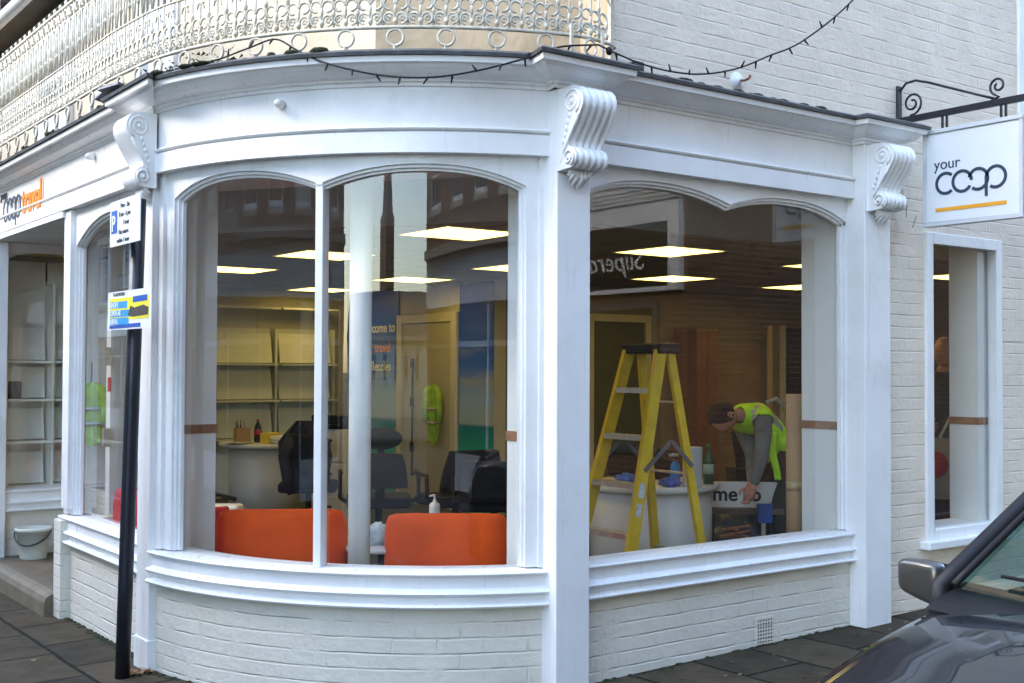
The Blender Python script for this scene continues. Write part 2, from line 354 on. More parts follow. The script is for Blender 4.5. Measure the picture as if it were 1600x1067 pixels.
def psweep(mb, path, prof):
    """closed profile swept along a 2-D polyline with mitred corners"""
    n = len(path); nr = []
    for i in range(n):
        d = []
        if i > 0: d.append((Vector(path[i])-Vector(path[i-1])).normalized())
        if i < n-1: d.append((Vector(path[i+1])-Vector(path[i])).normalized())
        ns = [Vector((q.y, -q.x)) for q in d]
        v = ns[0]+ns[-1]; v = v.normalized(); k = 1/max(.35, v.dot(ns[0])); nr.append(v*k)
    b = len(mb.v); m = len(prof)
    for i in range(n):
        for o, z in prof: mb.v.append((path[i][0]+nr[i].x*o, path[i][1]+nr[i].y*o, z))
    for i in range(n-1):
        for j in range(m): mb.f.append((b+i*m+j, b+i*m+(j+1) % m, b+(i+1)*m+(j+1) % m, b+(i+1)*m+j))
    mb.f.append(tuple(b+j for j in range(m))); mb.f.append(tuple(b+(n-1)*m+j for j in reversed(range(m)))); return mb
def gz(x, y): return .02+.018*x-.010*y      # the pavement falls gently
# ================================================================== GROUND
def slab_mat():
    m, t, b = nodes('stone flags'); N = t.nodes.new; L = t.links.new
    uv = N('ShaderNodeTexCoord'); mp = N('ShaderNodeMapping'); mp.inputs['Rotation'].default_value = (0, 0, R_(90)); L(uv.outputs['Object'], mp.inputs[0])
    nz = N('ShaderNodeTexNoise'); nz.inputs['Scale'].default_value = 3; L(mp.outputs[0], nz.inputs['Vector'])
    sc = N('ShaderNodeVectorMath'); sc.operation = 'SCALE'; sc.inputs['Scale'].default_value = .04; L(nz.outputs['Color'], sc.inputs[0])
    ad = N('ShaderNodeVectorMath'); L(mp.outputs[0], ad.inputs[0]); L(sc.outputs[0], ad.inputs[1])
    br = N('ShaderNodeTexBrick'); br.inputs['Scale'].default_value = 1; br.inputs['Brick Width'].default_value = .62; br.inputs['Row Height'].default_value = .44; br.offset = .37; br.squash = 1.25; br.squash_frequency = 3
    br.inputs['Mortar Size'].default_value = .013; br.inputs['Mortar Smooth'].default_value = .3
    br.inputs['Color1'].default_value = (.080, .060, .036, 1); br.inputs['Color2'].default_value = (.046, .036, .023, 1); br.inputs['Mortar'].default_value = (.010, .011, .007, 1); L(ad.outputs[0], br.inputs['Vector'])
    n1 = N('ShaderNodeTexNoise'); n1.inputs['Scale'].default_value = 4; n1.inputs['Detail'].default_value = 10; n1.inputs['Roughness'].default_value = .75; L(uv.outputs['Object'], n1.inputs['Vector'])
    r = N('ShaderNodeMapRange'); r.inputs['From Min'].default_value = .3; r.inputs['From Max'].default_value = .72; r.inputs['To Min'].default_value = .55; r.inputs['To Max'].default_value = 1.35; L(n1.outputs[0], r.inputs['Value'])
    mx = N('ShaderNodeVectorMath'); mx.operation = 'SCALE'; L(br.outputs['Color'], mx.inputs[0]); L(r.outputs[0], mx.inputs['Scale']); L(mx.outputs[0], b.inputs['Base Color'])
    b.inputs['Roughness'].default_value = .9; b.inputs['Specular IOR Level'].default_value = .15
    n2 = N('ShaderNodeTexNoise'); n2.inputs['Scale'].default_value = 35; n2.inputs['Detail'].default_value = 6; L(uv.outputs['Object'], n2.inputs['Vector'])
    ma = N('ShaderNodeMath'); ma.operation = 'MULTIPLY_ADD'; ma.inputs[1].default_value = -2; L(br.outputs['Fac'], ma.inputs[0]); L(n2.outputs[0], ma.inputs[2])
    bp = N('ShaderNodeBump'); bp.inputs['Strength'].default_value = .6; bp.inputs['Distance'].default_value = .01; L(ma.outputs[0], bp.inputs['Height']); L(bp.outputs[0], b.inputs['Normal'])
    return m
slabs = slab_mat()
asphalt = mat('asphalt', (.04, .04, .042), .85, var=.3, scale=8, bump=.5, bscale=150)
def tilted(name, x0, y0, x1, y1, dz, m, th=.12):
    mb = MB(); p = [(x0, y0), (x1, y0), (x1, y1), (x0, y1)]
    mb.quad(*[(x, y, gz(x, y)+dz) for x, y in p])
    return struct(mb.build(name, m))
tilted('pavement', -4.2, -2.3, 30, 3.62, 0, slabs); 
mb = MB(); mb.quad(*[(x, y, gz(x, y)) for x, y in ((-4.2, 3.62), (-1.47, 3.62), (-1.47, 30), (-4.2, 30))]); struct(mb.build('pavement', slabs))
mb = MB()
for (x0, y0, x1, y1) in ((-4.2, -2.42, 30, -2.30), (-4.32, -2.42, -4.2, 30)): 
    mb.quad(*[(x, y, gz(x, y)+.001) for x, y in ((x0, y0), (x1, y0), (x1, y1), (x0, y1))])
    mb.quad((x0, y0, gz(x0, y0)), (x1, y0, gz(x1, y0)), (x1, y0, gz(x1, y0)-.11), (x0, y0, gz(x0, y0)-.11)); mb.quad((x0, y0, gz(x0, y0)), (x0, y1, gz(x0, y1)), (x0, y1, gz(x0, y1)-.11), (x0, y0, gz(x0, y0)-.11))
struct(mb.build('kerb', mat('kerb stone', (.22, .21, .19), .8, var=.2, dirt=.5)))
mb = MB(); mb.quad(*[(x, y, gz(x, y)-.11) for x, y in ((-14, -30), (30, -30), (30, 30), (-14, 30))]); struct(mb.build('road', asphalt))
mb = MB(); mb.quad((-900, -900, -1.6), (900, -900, -1.6), (900, 900, -1.6), (-900, 900, -1.6)); struct(mb.build('ground', mat('earth', (.06, .06, .05), .9)))

# ================================================================== THE SHOP BUILDING
shop = thing('corner_shop', 'white painted corner shop with curved bow window, cast iron balcony and painted brick walls', 'shop building')
# ---- plinths (stall risers)
def riser(c, u0, u1, n, off=-.03, du=0):
    return cbox(MB(), c, u0, u1, off-.22, off, -.25, .452, n, du).build('stall_riser', plinthm, shop, smooth=False)
rb = riser(bow, 0, LB, 40, -.035); rr_ = riser(rightc, 0, 2.264, 1, -.03, 3.1); rl = riser(leftc, 0, 1.68, 1, -.03, 7.7)
far_r = riser(farc, 0, 1.2, 1, -.03, 1.2)
mb = MB()      # air brick in the right plinth
mb2 = MB()
for i in range(6):
    for j in range(7): mb2.box(1.385+i*.022, -.001+.024, .125+j*.02, 1.397+i*.022, .06, .135+j*.02)
mb.box(1.375, .0255, .050, 1.52, .05, .203); ab = mb.build('air_brick', plinthm, rr_); 
mb2 = MB()
for i in range(6):
    for j in range(7): mb2.box(1.386+i*.022, .0240, .061+j*.02, 1.395+i*.022, .0257, .069+j*.02)
mb2.build('vent_hole', blackp, ab)

# ---- entablature
def fasc(c, u0, u1, n, z0=2.645, name='fascia'):
    p = [(-.14, z0), (.012, z0), (.012, z0+.10), (.004, z0+.104), (-.004, z0+.108), (-.004, 2.975), (-.14, 2.975)]
    f = csweep(MB(), c, u0, u1, n, p).build(name, paint, shop)
    zb = z0+.118; q = [(.002+.020*math.cos(a), zb+.012*math.sin(a)) for a in [i*math.pi/4 for i in range(8)]]
    csweep(MB(), c, u0, u1, n, q).build('bead_moulding', paint, f, smooth=False)
    q = [(-.004, 2.935), (.006, 2.935), (.006, 2.940), (-.004, 2.940)]; return f
f_bow = fasc(bow, 0.0, LB, 44); f_right = fasc(rightc, 0, 2.264, 1); 
leftlong = line((-1.45, 11.0), (-1.45, 1.92)); f_left = fasc(leftlong, 0, 9.08, 1)
# cornice with breaks over the corbels
path = [(-1.45, 11.0), (-1.45, 1.95), (-1.51, 1.95), (-1.51, 1.72), (-1.49, 1.745)]
path = path[:4]+[bow(.02)]+[bow(LB*i/44) for i in range(1, 44)]+[bow(LB-.015), (-.165, -.075), (.092, -.075), (.092, 0), (2.20, 0), (2.20, -.085), (2.50, -.085), (2.50, .06)]
cprof = [(-.2, 2.968), (.006, 2.968), (.008, 2.985), (.024, 2.988), (.026, 3.0), (.05, 3.004), (.085, 3.016), (.112, 3.036), (.124, 3.052), (.142, 3.054), (.146, 3.082), (-.2, 3.098)]
psweep(MB(), path, cprof).build('cornice', paint, shop)
lprof = [(.158, 3.078), (.163, 3.095), (.13, 3.113), (-.10, 3.135), (-.45, 3.175), (-.45, 3.12), (.14, 3.090)]
lr = psweep(MB(), path, [(a, b+.004) for a, b in lprof]).build('lead_roof', lead, shop)
mb = MB()
for i in range(60):
    u = random.random()
    if i < 22: x, y = .5+u*1.3, -.11+random.random()*.05
    elif i < 44: x, y = -1.58+random.random()*.06, 2.2+u*3.4
    else: x, y = bow(LB*(.05+.5*u), .09+.05*random.random())
    rx = .02+.035*random.random(); mb.ellipsoid((x, y, 3.118), (rx, rx*.8, .010+.012*random.random()), 7, 4)
for i in range(34):
    x, y = bow(LB*(.03+.36*random.random()), -.04-.10*random.random()); mb.ellipsoid((x, y, 3.16), (.03+.03*random.random(), .03, .02+.03*random.random()), 7, 4)
mo = mb.build('moss', moss, lr); mo['kind'] = 'stuff'
mb = MB()      # slipped pieces of lead / slate at the left end of the bow
for (x, y, z, a) in ((-1.60, 2.02, 3.135, .2), (-1.58, 2.22, 3.13, -.1)):
    mb.box(-.07, -.11, -.008, .07, .11, .008, Matrix.Translation((x, y, z)) @ Matrix.Rotation(a, 4, 'Z') @ Matrix.Rotation(.25, 4, 'Y'))
mb.build('loose_lead_flap', lead, shop)
x, y = 0.33, -.09
MB().box(x-.02, y-.03, 3.12, x+.05, y+.05, 3.17).build('lead_block', lead, shop, bevel=.008)

# ---- pilasters
def corbel(parent, o, out, side, wid=.215):
    """scrolled corbel; o = centre on pilaster face, out = outward dir, side = sideways dir"""
    O = Vector(o); out = Vector(out); side = Vector(side)
    P = []
    def arc(cx, cz, r, a0, a1, n): return [(cx+r*math.cos(R_(a0+(a1-a0)*i/n)), cz+r*math.sin(R_(a0+(a1-a0)*i/n))) for i in range(n+1)]
    prof = [(.02, 2.962), (.10, 2.962)]+arc(.115, 2.882, .08, 80, -38, 9)+[(.150, 2.785), (.118, 2.745), (.090, 2.705), (.082, 2.678)]+arc(.085, 2.620, .052, 78, -95, 9)+[(.03, 2.562), (.01, 2.562)]
    W = 36; rows = []
    for i in range(len(prof)):
        p = prof[i]; a = prof[max(0, i-1)]; b = prof[min(len(prof)-1, i+1)]
        tx, tz = b[0]-a[0], b[1]-a[1]; L = math.hypot(tx, tz) or 1; nx, nz = -tz/L, tx/L
        if nx < 0 and i < len(prof)-3: nx, nz = -nx, -nz
        amp = .0125 if 1 < i < len(prof)-2 else 0; row = []
        zz = p[1]; ww = wid/2*(1.0 if zz > 2.70 else .93)
        for j in range(W+1):
            v = j/W*2-1; fl = abs(math.sin(v*math.pi*2.5)); e = 1 if abs(v) < .98 else 1
            off = amp*(fl-1)*(1 if abs(v) < .9 else 0)
            row.append(O+side*(v*ww)+out*(p[0]+nx*off)+Vector((0, 0, zz+nz*off)))
        rows.append(row)
    mb = MB(); mb.grid(rows, smooth=True)
    for sgn in (-1, 1):
        j = 0 if sgn < 0 else W
        pts = [r[j] for r in rows]; pts2 = pts+[O+side*(sgn*wid/2)+Vector((0, 0, 2.562)), O+side*(sgn*wid/2)+Vector((0, 0, 2.962))]
        mb.poly(pts2)
        # raised spirals on the cheeks
        for (cx, cz, r0_, turns) in ((.112, 2.885, .066, 2.1), (.084, 2.618, .043, 1.7)):
            sp = []
            for k in range(30):
                t = k/29; a = R_(-60)+t*turns*2*math.pi; r = r0_*(1-.86*t); sp.append(O+side*(sgn*(wid/2*.99+.002))+out*(cx+r*math.cos(a))+Vector((0, 0, cz+r*math.sin(a))))
            mb.tube(sp, [.0065*(1-.35*k/29) for k in range(30)], 6)
            mb.ellipsoid(O+side*(sgn*(wid/2*.985))+out*cx+Vector((0, 0, cz)), (.013,)*3, 8, 6)
        st = [O+side*(sgn*(wid/2+.001))+out*a+Vector((0, 0, b)) for a, b in ((.16, 2.82), (.125, 2.76), (.09, 2.71), (.065, 2.675), (.05, 2.64))]
        mb.tube(st, .006, 6)
        for k in range(5): 
            q = O+side*(sgn*(wid/2+.001))+out*(.05+.012*k)+Vector((0, 0, 2.70+.03*k)); mb.ellipsoid(q, (.009, .009, .015), 6, 4)
    c = mb.build('corbel', paint, parent, fix=False)
    # leaf drop under the scroll
    mb = MB()
    for k in range(-3, 4):
        a = R_(k*19); L = .095-.010*abs(k)
        tip = O+out*(.018)+side*(math.sin(a)*L*1.1)+Vector((0, 0, 2.573-math.cos(a)*L)); root = O+out*.048+side*(k*.022)+Vector((0, 0, 2.578)); mid = (tip+root)/2+out*.022
        mb.tube([root, mid, tip], [.012, .017, .003], 6)
    mb.build('acanthus_drop', paint, c)
    return c
def pil(x0, y0, x1, y1, z1=2.97):
    mb = MB().box(x0, y0, -.3, x1, y1, z1); p = mb.build('pilaster', paint, shop, bevel=.006)
    return p
p1 = pil(-.145, -.065, .066, .12); corbel(p1, (-.040, -.065, 0), (0, -1, 0), (1, 0, 0))
p2 = pil(2.216, -.085, 2.467, .06); corbel(p2, (2.342, -.085, 0), (0, -1, 0), (1, 0, 0))
p0 = pil(-1.503, 1.735, -1.37, 1.93); corbel(p0, (-1.503, 1.79, 0), (-.85, 0, 0), (0, 1, 0))
MB().box(-1.511, 1.728, -.2, -1.36, 1.935, .14).build('pilaster_base', paint, p0, bevel=.004)

# ---- sills
sprof = [(-.16, .560), (-.16, .630), (-.075, .629), (-.03, .625), (.006, .621), (.011, .614), (.006, .606), (-.006, .604), (-.012, .596), (-.012, .545), (-.006, .536), (.012, .531), (.018, .522), (.012, .512), (-.012, .509), (-.016, .500), (-.016, .478), (-.006, .474), (.016, .470), (.021, .461), (.016, .452), (-.03, .446), (-.16, .446)]
def window_bay(c, L, arches, n, spring, crown, stile_l, stile_r, mull=(), gls=glz, name='display_window', z_head=2.66, bev=True):
    wdw = csweep(MB(), c, 0, L, n, sprof).build('window_sill', paint, shop)
    # head board with arched openings
    def zarch(u):
        for (a, b, s0, s1, cr) in arches:
            if a <= u <= b:
                t = (u-a)/(b-a); base = s0+(s1-s0)*t; return base+(cr-base)*(1-abs(2*t-1)**2.3)
        return spring
    win = MB(); 
    segs = [stile_l] + [a[0] for a in arches] + [a[1] for a in arches] + [L-stile_r]
    us = sorted(set([0, L]+[round(x, 4) for x in segs]+[round(a+(b-a)*i/32, 4) for (a, b, *_r) in arches for i in range(33)]))
    hd = MB()
    def strip(mb, o0, o1, lift, z_top):
        prev = None
        for i in range(len(us)-1):
            a, b = us[i], us[i+1]
            e = 1e-4
            inA = any(x[0] <= (a+b)/2 <= x[1] for x in arches)
            za = zarch(a+e) if inA else spring; zb = zarch(b-e) if inA else spring
            if not inA: za = zb = .634 if ((a+b)/2 < stile_l or (a+b)/2 > L-stile_r) else spring-.01
            cbox(mb, c, a, b, o0, o1, (lambda u, A=a, B=b, ZA=za+lift, ZB=zb+lift: ZA+(ZB-ZA)*((u-A)/(B-A))), z_top, 1)
    strip(hd, -.115, -.045, 0, z_head)
    frame = hd.build('window_frame', paint, shop, smooth=False)
    inner = MB()      # stepped inner moulding that follows the arch
    for (a, b, s0, s1, cr) in arches:
        for i in range(32):
            u0, u1 = a+(b-a)*i/32, a+(b-a)*(i+1)/32
            f = lambda u: zarch(min(max(u, a+1e-4), b-1e-4))
            cbox(inner, c, u0, u1, -.10, -.062, lambda u: f(u)-.016, lambda u: f(u)+.004, 1)
            cbox(inner, c, u0, u1, -.10, -.080, lambda u: f(u)-.030, lambda u: f(u)-.014, 1)
    for ua, ub, o in ((stile_l-.002, stile_l+.016, -.062), (stile_l+.014, stile_l+.030, -.080), (L-stile_r-.016, L-stile_r+.002, -.062), (L-stile_r-.030, L-stile_r-.014, -.080)):
        cbox(inner, c, ua, ub, -.10, o, .634, spring+.02, 1)
    inner.build('glazing_bead', paint, frame, smooth=False)
    if stile_l > .05: cbox(MB(), c, .0, stile_l*.45, -.05, -.028, .634, z_head-.015, 2).build('stile_moulding', paint, frame)
    if stile_r > .05: cbox(MB(), c, L-stile_r*.45, L, -.05, -.028, .634, z_head-.015, 2).build('stile_moulding', paint, frame)
    for (ua, ub) in mull:
        cbox(MB(), c, ua, ub, -.13, -.050, .628, spring+.04, 2).build('mullion', paint, frame, bevel=.004)
    e = [stile_l-.01]+[x for m_ in mull for x in ((m_[0]+m_[1])/2,)*2]+[L-stile_r+.01]
    for i in range(0, len(e), 2):
        nn = max(1, int(n*(e[i+1]-e[i])/L)); g = MB(); b = 0
        P = [[(*c(e[i]+(e[i+1]-e[i])*k/nn, -.106), z) for z in (.61, crown+.03)] for k in range(nn+1)]
        g.grid(P, smooth=True); g.build('window_pane', gls, frame, fix=False)
    return frame
# ---- the windows
bw = window_bay(bow, LB, [(.165, 1.158, 2.50, 2.515, 2.600), (1.194, 2.235, 2.515, 2.50, 2.600)], 60, 2.515, 2.60, .165, LB-2.235, mull=[(1.155, 1.197)])
rw = window_bay(rightc, 2.264, [(.05, 1.12, 2.50, 2.525, 2.600), (1.12, 2.149, 2.525, 2.50, 2.600)], 2, 2.515, 2.60, .05, .115, gls=glz2)
lw = window_bay(leftc, 1.68, [(.16, 1.58, 2.40, 2.40, 2.56)], 2, 2.40, 2.56, .16, .10, gls=glz2)
fwn = window_bay(farc, 1.2, [(.10, .78, 2.46, 2.46, 2.56)], 2, 2.46, 2.56, .10, .40, gls=glz2)
# corner post and return of the entrance lobby
MB().box(-1.44, 3.46, .67, -1.33, 3.60, 2.64).build('corner_post', paint, lw, bevel=.004)
mb = MB(); mb.box(-1.48, 3.455, -.25, -.74, 3.606, .60); mb.build('lobby_plinth', plinthm, shop)
mb = MB(); mb.quad((-1.34, 3.52, .6), (-.74, 3.52, .6), (-.74, 3.52, 2.6), (-1.34, 3.52, 2.6)); mb.build('window_pane', glz2, shop)
MB().box(-.78, 3.46, .6, -.70, 3.60, 2.64).build('door_post', paint, shop)
d = MB(); 
for (y0, y1, z0, z1) in ((3.62, 3.72, .1, 2.3), (4.62, 4.72, .1, 2.3), (3.72, 4.62, .1, .35), (3.72, 4.62, 2.2, 2.3)): d.box(-.76, y0, z0, -.71, y1, z1)
door = d.build('entrance_door', paint, shop, bevel=.004); mb = MB(); mb.quad((-.735, 3.72, .35), (-.735, 4.62, .35), (-.735, 4.62, 2.2), (-.735, 3.72, 2.2)); mb.build('door_pane', glz2, door)
MB().box(-.80, 4.60, .1, -.70, 4.70, 2.64).build('door_frame', paint, door)
for z in (1.0, 1.62): MB().box(-.86, 4.56, z, -.80, 4.60, z+.14).build('door_handle', alu, door)
MB().box(-.803, 4.597, 1.42, -.795, 4.66, 1.53).build('red_sticker', red, door)
MB().box(-.76, 4.72, .1, -.70, 5.5, .62).build('lobby_plinth', plinthm, shop); MB().box(-1.52, 5.64, .05, -.72, 5.66, .5).build('back_panel', inpaint, shop)
# lobby floor with its raised step edge
struct(MB().box(-1.46, 3.60, -.2, -.70, 5.46, .10).build('lobby_floor', mat('worn concrete', (.12, .095, .062), .8, var=.35, scale=5, bump=.4, dirt=.6)))
mb = MB(); 
pf = [(-1.545, -.2), (-1.54, .045), (-1.525, .08), (-1.495, .098), (-1.455, .104), (-1.455, -.2)]
mb.prism(pf, (0, 3.60, 0), (1, 0, 0), (0, 0, 1), (0, 1, 0), 4.0); struct(mb.build('step_edge', mat('stone step', (.16, .13, .085), .75, var=.25, dirt=.7, bump=.3)))
# lobby soffit, slatted
mb = MB()
for i in range(10): mb.box(-1.46+i*.078, 3.58, 2.60, -1.46+i*.078+.074, 5.5, 2.64)
mb.build('lobby_soffit', paint_old, shop)
mb = MB().box(-1.55, 5.40, -.2, -1.36, 5.62, 2.97); mb.build('pilaster', paint, shop, bevel=.006)

# ---- side wall of painted brick, continuous above and right of the shopfront
mb = MB()
def wq(x0, x1, z0, z1, y=.03): mb.quad((x0, y, z0), (x1, y, z0), (x1, y, z1), (x0, y, z1))
wq(.26, 4.15, 3.0, 7.5); wq(2.44, 2.985, -.3, 3.0); wq(2.985, 3.86, 2.50, 3.0); wq(2.985, 3.86, -.3, .50); wq(3.86, 9.5, -.3, 3.0); wq(5.05, 9.5, 3.0, 7.5)
wq(4.15, 5.05, 4.9, 7.5); wq(4.15, 5.05, 3.0, 3.30)
for (x, za, zb) in ((2.985, .5, 2.5), (3.86, .5, 2.5), (4.15, 3.3, 4.9), (5.05, 3.3, 4.9)): mb.quad((x, .03, za), (x, .16, za), (x, .16, zb), (x, .03, zb))
side_wall = mb.build('side_wall', sidewm, shop, fix=False)
mb = MB(); mb.quad((.26, .03, 3.0), (.26, 4, 3.0), (.26, 4, 7.5), (.26, .03, 7.5)); mb.build('upper_wall_return', tan, shop)
# wall hook on round pattress
ws = thing('wall_hook', 'round white plate with a rusty hook, on the brick wall above the right fascia', 'wall hook', (1.22, .03, 3.225))
MB().lathe([(.0, 0), (.052, 0), (.05, .008), (.036, .010), (.034, .016), (.020, .018), (.016, .03), (0, .03)], k=20).build('plate', paint_old, ws).rotation_euler = (R_(90), 0, 0)
MB().tube([(0, -.02, 0), (.01, -.05, -.005), (.03, -.06, .005), (.05, -.055, .02), (.055, -.05, .03)], .007, 6).build('hook', mat('rust', (.22, .09, .03), .9, var=.4, scale=60), ws)
# cracks of filler in the wall right of the pilaster
mb = MB()
for cr in ([(2.66, 2.86), (2.70, 2.84), (2.74, 2.80), (2.76, 2.72), (2.80, 2.66), (2.79, 2.58)], [(2.90, 2.60), (2.86, 2.52)], [(2.64, 2.69), (2.70, 2.70), (2.73, 2.67)]):
    mb.tube([(x, .0295, z) for x, z in cr], [.0022]*len(cr), 5)
mb.build('plaster_crack', mat('crack shadow gap', (.10, .09, .07), .9), side_wall)

def sash(parent_name, x0, x1, z0, z1, y, fr=.06, name='side_window', reveal=True):
    mb = MB()
    mb.box(x0, y-.018, z0, x0+fr, y+.05, z1); mb.box(x1-fr, y-.018, z0, x1, y+.05, z1); mb.box(x0+fr, y-.018, z1-fr, x1-fr, y+.05, z1); mb.box(x0+fr, y-.018, z0, x1-fr, y+.05, z0+fr)
    return mb.build(name, paint, shop, bevel=.003)
# narrow window at right
nw = sash(None, 2.985, 3.86, .50, 2.50, .028, .072, 'narrow_window'); mb = MB(); mb.quad((3.05, .062, .56), (3.80, .062, .56), (3.80, .062, 2.44), (3.05, .062, 2.44)); mb.build('window_pane', glz2, nw)
mb = MB(); mb.box(2.93, -.045, .455, 3.92, .05, .505); mb.build('window_sill', paint, nw, bevel=.006)
MB().box(3.0, .02, .5, 3.82, .3, .575).build('window_board', inpaint, nw)
# upper right sash window: only its left jamb and bars show
uw = sash(None, 4.10, 5.1, 3.28, 4.95, .03, .065, 'upper_side_window')
mb = MB()
for z in (3.55, 3.83, 4.12, 4.40, 4.68): mb.box(4.15, .05, z-.012, 5.04, .075, z+.012)
for x in (4.42, 4.74): mb.box(x-.012, .05, 3.3, x+.012, .075, 4.9)
mb.build('glazing_bars', paint, uw); mb = MB(); mb.quad((4.15, .08, 3.3), (5.05, .08, 3.3), (5.05, .08, 4.93), (4.15, .08, 4.93)); mb.build('window_pane', glz2, uw)
MB().box(4.12, .6, 3.2, 5.08, .62, 5).build('reflection_sheet', mat('brown blind', (.16, .10, .07), .9), uw)  # added brown sheet; stands in for the brown reflection in this pane

# ---- upper storey behind the balcony
K = (-.53, 1.04); J = (-1.15, 2.25)
mb = MB()
def wall2(mb, p, q, z0, z1, th=.0):
    mb.quad((*p, z0), (*q, z0), (*q, z1), (*p, z1), uv=[(0, z0), (1, z0), (1, z1), (0, z1)])
mb = MB(); wall2(mb, K, (.27, .24), 3.0, 7); mb.build('upper_bow_wall', tan, shop, fix=False)
mb = MB(); wall2(mb, J, K, 3.0, 7)
# left wall with window openings
ops = [(2.32, 2.95, 3.0, 4.2), (4.45, 5.36, 3.40, 4.31)]
ys = [2.25]+[v for o in ops for v in o[:2]]+[6.6]
for i in range(0, len(ys), 2): wall2(mb, (-1.15, ys[i]), (-1.15, ys[i+1]), 3.0, 4.6)
for (a, b, z0, z1) in ops:
    wall2(mb, (-1.15, a), (-1.15, b), z1, 4.6)
    if z0 > 3.0: wall2(mb, (-1.15, a), (-1.15, b), 3.0, z0)
mb.build('upper_front_wall', cream, shop, fix=False)
for (a, b, z0, z1) in ops:
    mb = MB(); f_ = .13 if z0 > 3.1 else .09
    for (ya, yb, za, zb) in ((a-.02, a+f_, z0, z1), (b-f_, b+.02, z0, z1), (a+f_, b-f_, z1-f_, z1), (a+f_, b-f_, z0, z0+f_)): mb.box(-1.19, ya, za, -1.08, yb, zb)
    if z0 > 3.1: mb.box(-1.15, a+f_, (z0+z1)/2-.02, -1.09, b-f_, (z0+z1)/2+.02); mb.box(-1.14, (a+b)/2-.012, z0+f_, -1.10, (a+b)/2+.012, z1-f_)
    else: mb.box(-1.15, a+f_, 3.0, -1.10, b-f_, 3.9); mb.box(-1.16, (a+b)/2-.02, 3.0, -1.09, (a+b)/2+.02, 4.15)
    u_ = mb.build('upper_window', paint, shop); mb = MB(); mb.quad((-1.11, a, z0), (-1.11, b, z0), (-1.11, b, z1), (-1.11, a, z1)); mb.build('window_pane', glz2, u_)
    MB().box(-.7, a-.2, z0-.2, -.68, b+.2, z1+.2).build('curtain', mat('pale curtain', (.35, .34, .32), .9), u_)
mb = MB(); mb.box(-1.34, 2.3, 4.40, -1.0, 6.6, 4.44); mb.build('upper_eaves', mat('brown soffit board', (.09, .07, .05), .8, var=.3), shop)
mb = MB(); mb.tube([(-1.385, 2.3+.43*i, 4.43) for i in range(11)], .05, 12); mb.build('gutter', paint_old, shop)
mb = MB(); mb.prism([(-1.40, 4.47), (2.2, 6.99), (2.2, 4.47)], (0, 2.26, 0), (1, 0, 0), (0, 0, 1), (0, 1, 0), 7.74); mb.build('roof', lead, shop)
mb = MB(); mb.box(-1.10, .1, 6.98, 9.5, 10.3, 7.1); mb.build('roof', lead, shop)
MB().box(-1.15, 10.0, 0, 9.5, 10.3, 7.0).build('party_wall', plinthm, shop); MB().box(9.3, .04, 0, 9.5, 10.0, 7.0).build('end_wall', plinthm, shop)
nbh = thing('neighbour_house', 'dark brick house adjoining at the far left edge beyond the cream upper wall', 'house', (-1.17, 6.62, 0))
MB().box(0, 0, 3.0, .3, 3.3, 6.5).build('wall', brick('neighbour brick', (.09, .045, .03), (.16, .13, .10), var=.3), nbh); MB().box(-.25, 0, 6.5, .3, 3.3, 6.62).build('eaves', paint_old, nbh)
# left shopfront beyond the lobby (out of frame, for completeness)
MB().box(-1.42, 5.62, 0, -1.3, 10.0, 2.66).build('left_front_wall', plinthm, shop)

# ---- cast-iron balcony railing
balc = MB(); 
rail_path = [(-1.585, 10.0-.2*i) for i in range(int((10.0-2.05)/.2)+1)]+[bow(LB*(i/44), .06) for i in range(1, 45)]+[(.02, -.10), (.245, -.06), (.26, .03)]
rp = [Vector((x, y, 0)) for x, y in rail_path]; cum = [0]
for i in range(1, len(rp)): cum.append(cum[-1]+(rp[i]-rp[i-1]).length)
def rpt(s, z, off=0):
    s = max(0, min(cum[-1]-1e-6, s)); i = next(k for k in range(1, len(cum)) if cum[k] >= s)
    t = (s-cum[i-1])/(cum[i]-cum[i-1]); p = rp[i-1].lerp(rp[i], t); d = (rp[i]-rp[i-1]).normalized()
    return Vector((p.x+d.y*off, p.y-d.x*off, z))
TOT = cum[-1]; Z0, ZB, ZT = 3.255, 3.240, 3.88
rails = MB()
for z, h_ in ((ZB, .010), (ZT, .012), (ZB+.265, .007), (ZT-.10, .006)): rails.tube([rpt(TOT*i/150, z) for i in range(151)], h_, 5)
balcony = rails.build('balcony_railing', iron, shop)
def circ(mb, s, z, r, w_=.0065, a0=0, a1=360, n=14, k=4, sy=1):
    mb.tube([rpt(s+r*math.cos(R_(a0+(a1-a0)*i/n)), z+r*sy*math.sin(R_(a0+(a1-a0)*i/n)), random.uniform(-.001, .001)) for i in range(n+1)], w_, k, cap=False)
SP = .245; s0 = TOT-.30; nrg = 0; s = s0; ringlist = []
while s > .3: ringlist.append(s); s -= SP
for k, s in enumerate(ringlist):
    if k < 34:
        mb = MB(); circ(mb, s, 3.190, .040, .0070, 0, 360, 20, 6); mb.bar(rpt(s, 3.152), rpt(s, 3.12), .02, .012); 
        mb.build('railing_ring', iron, balcony)
motif = []; scroll = MB(); bars = MB(); topb = MB()
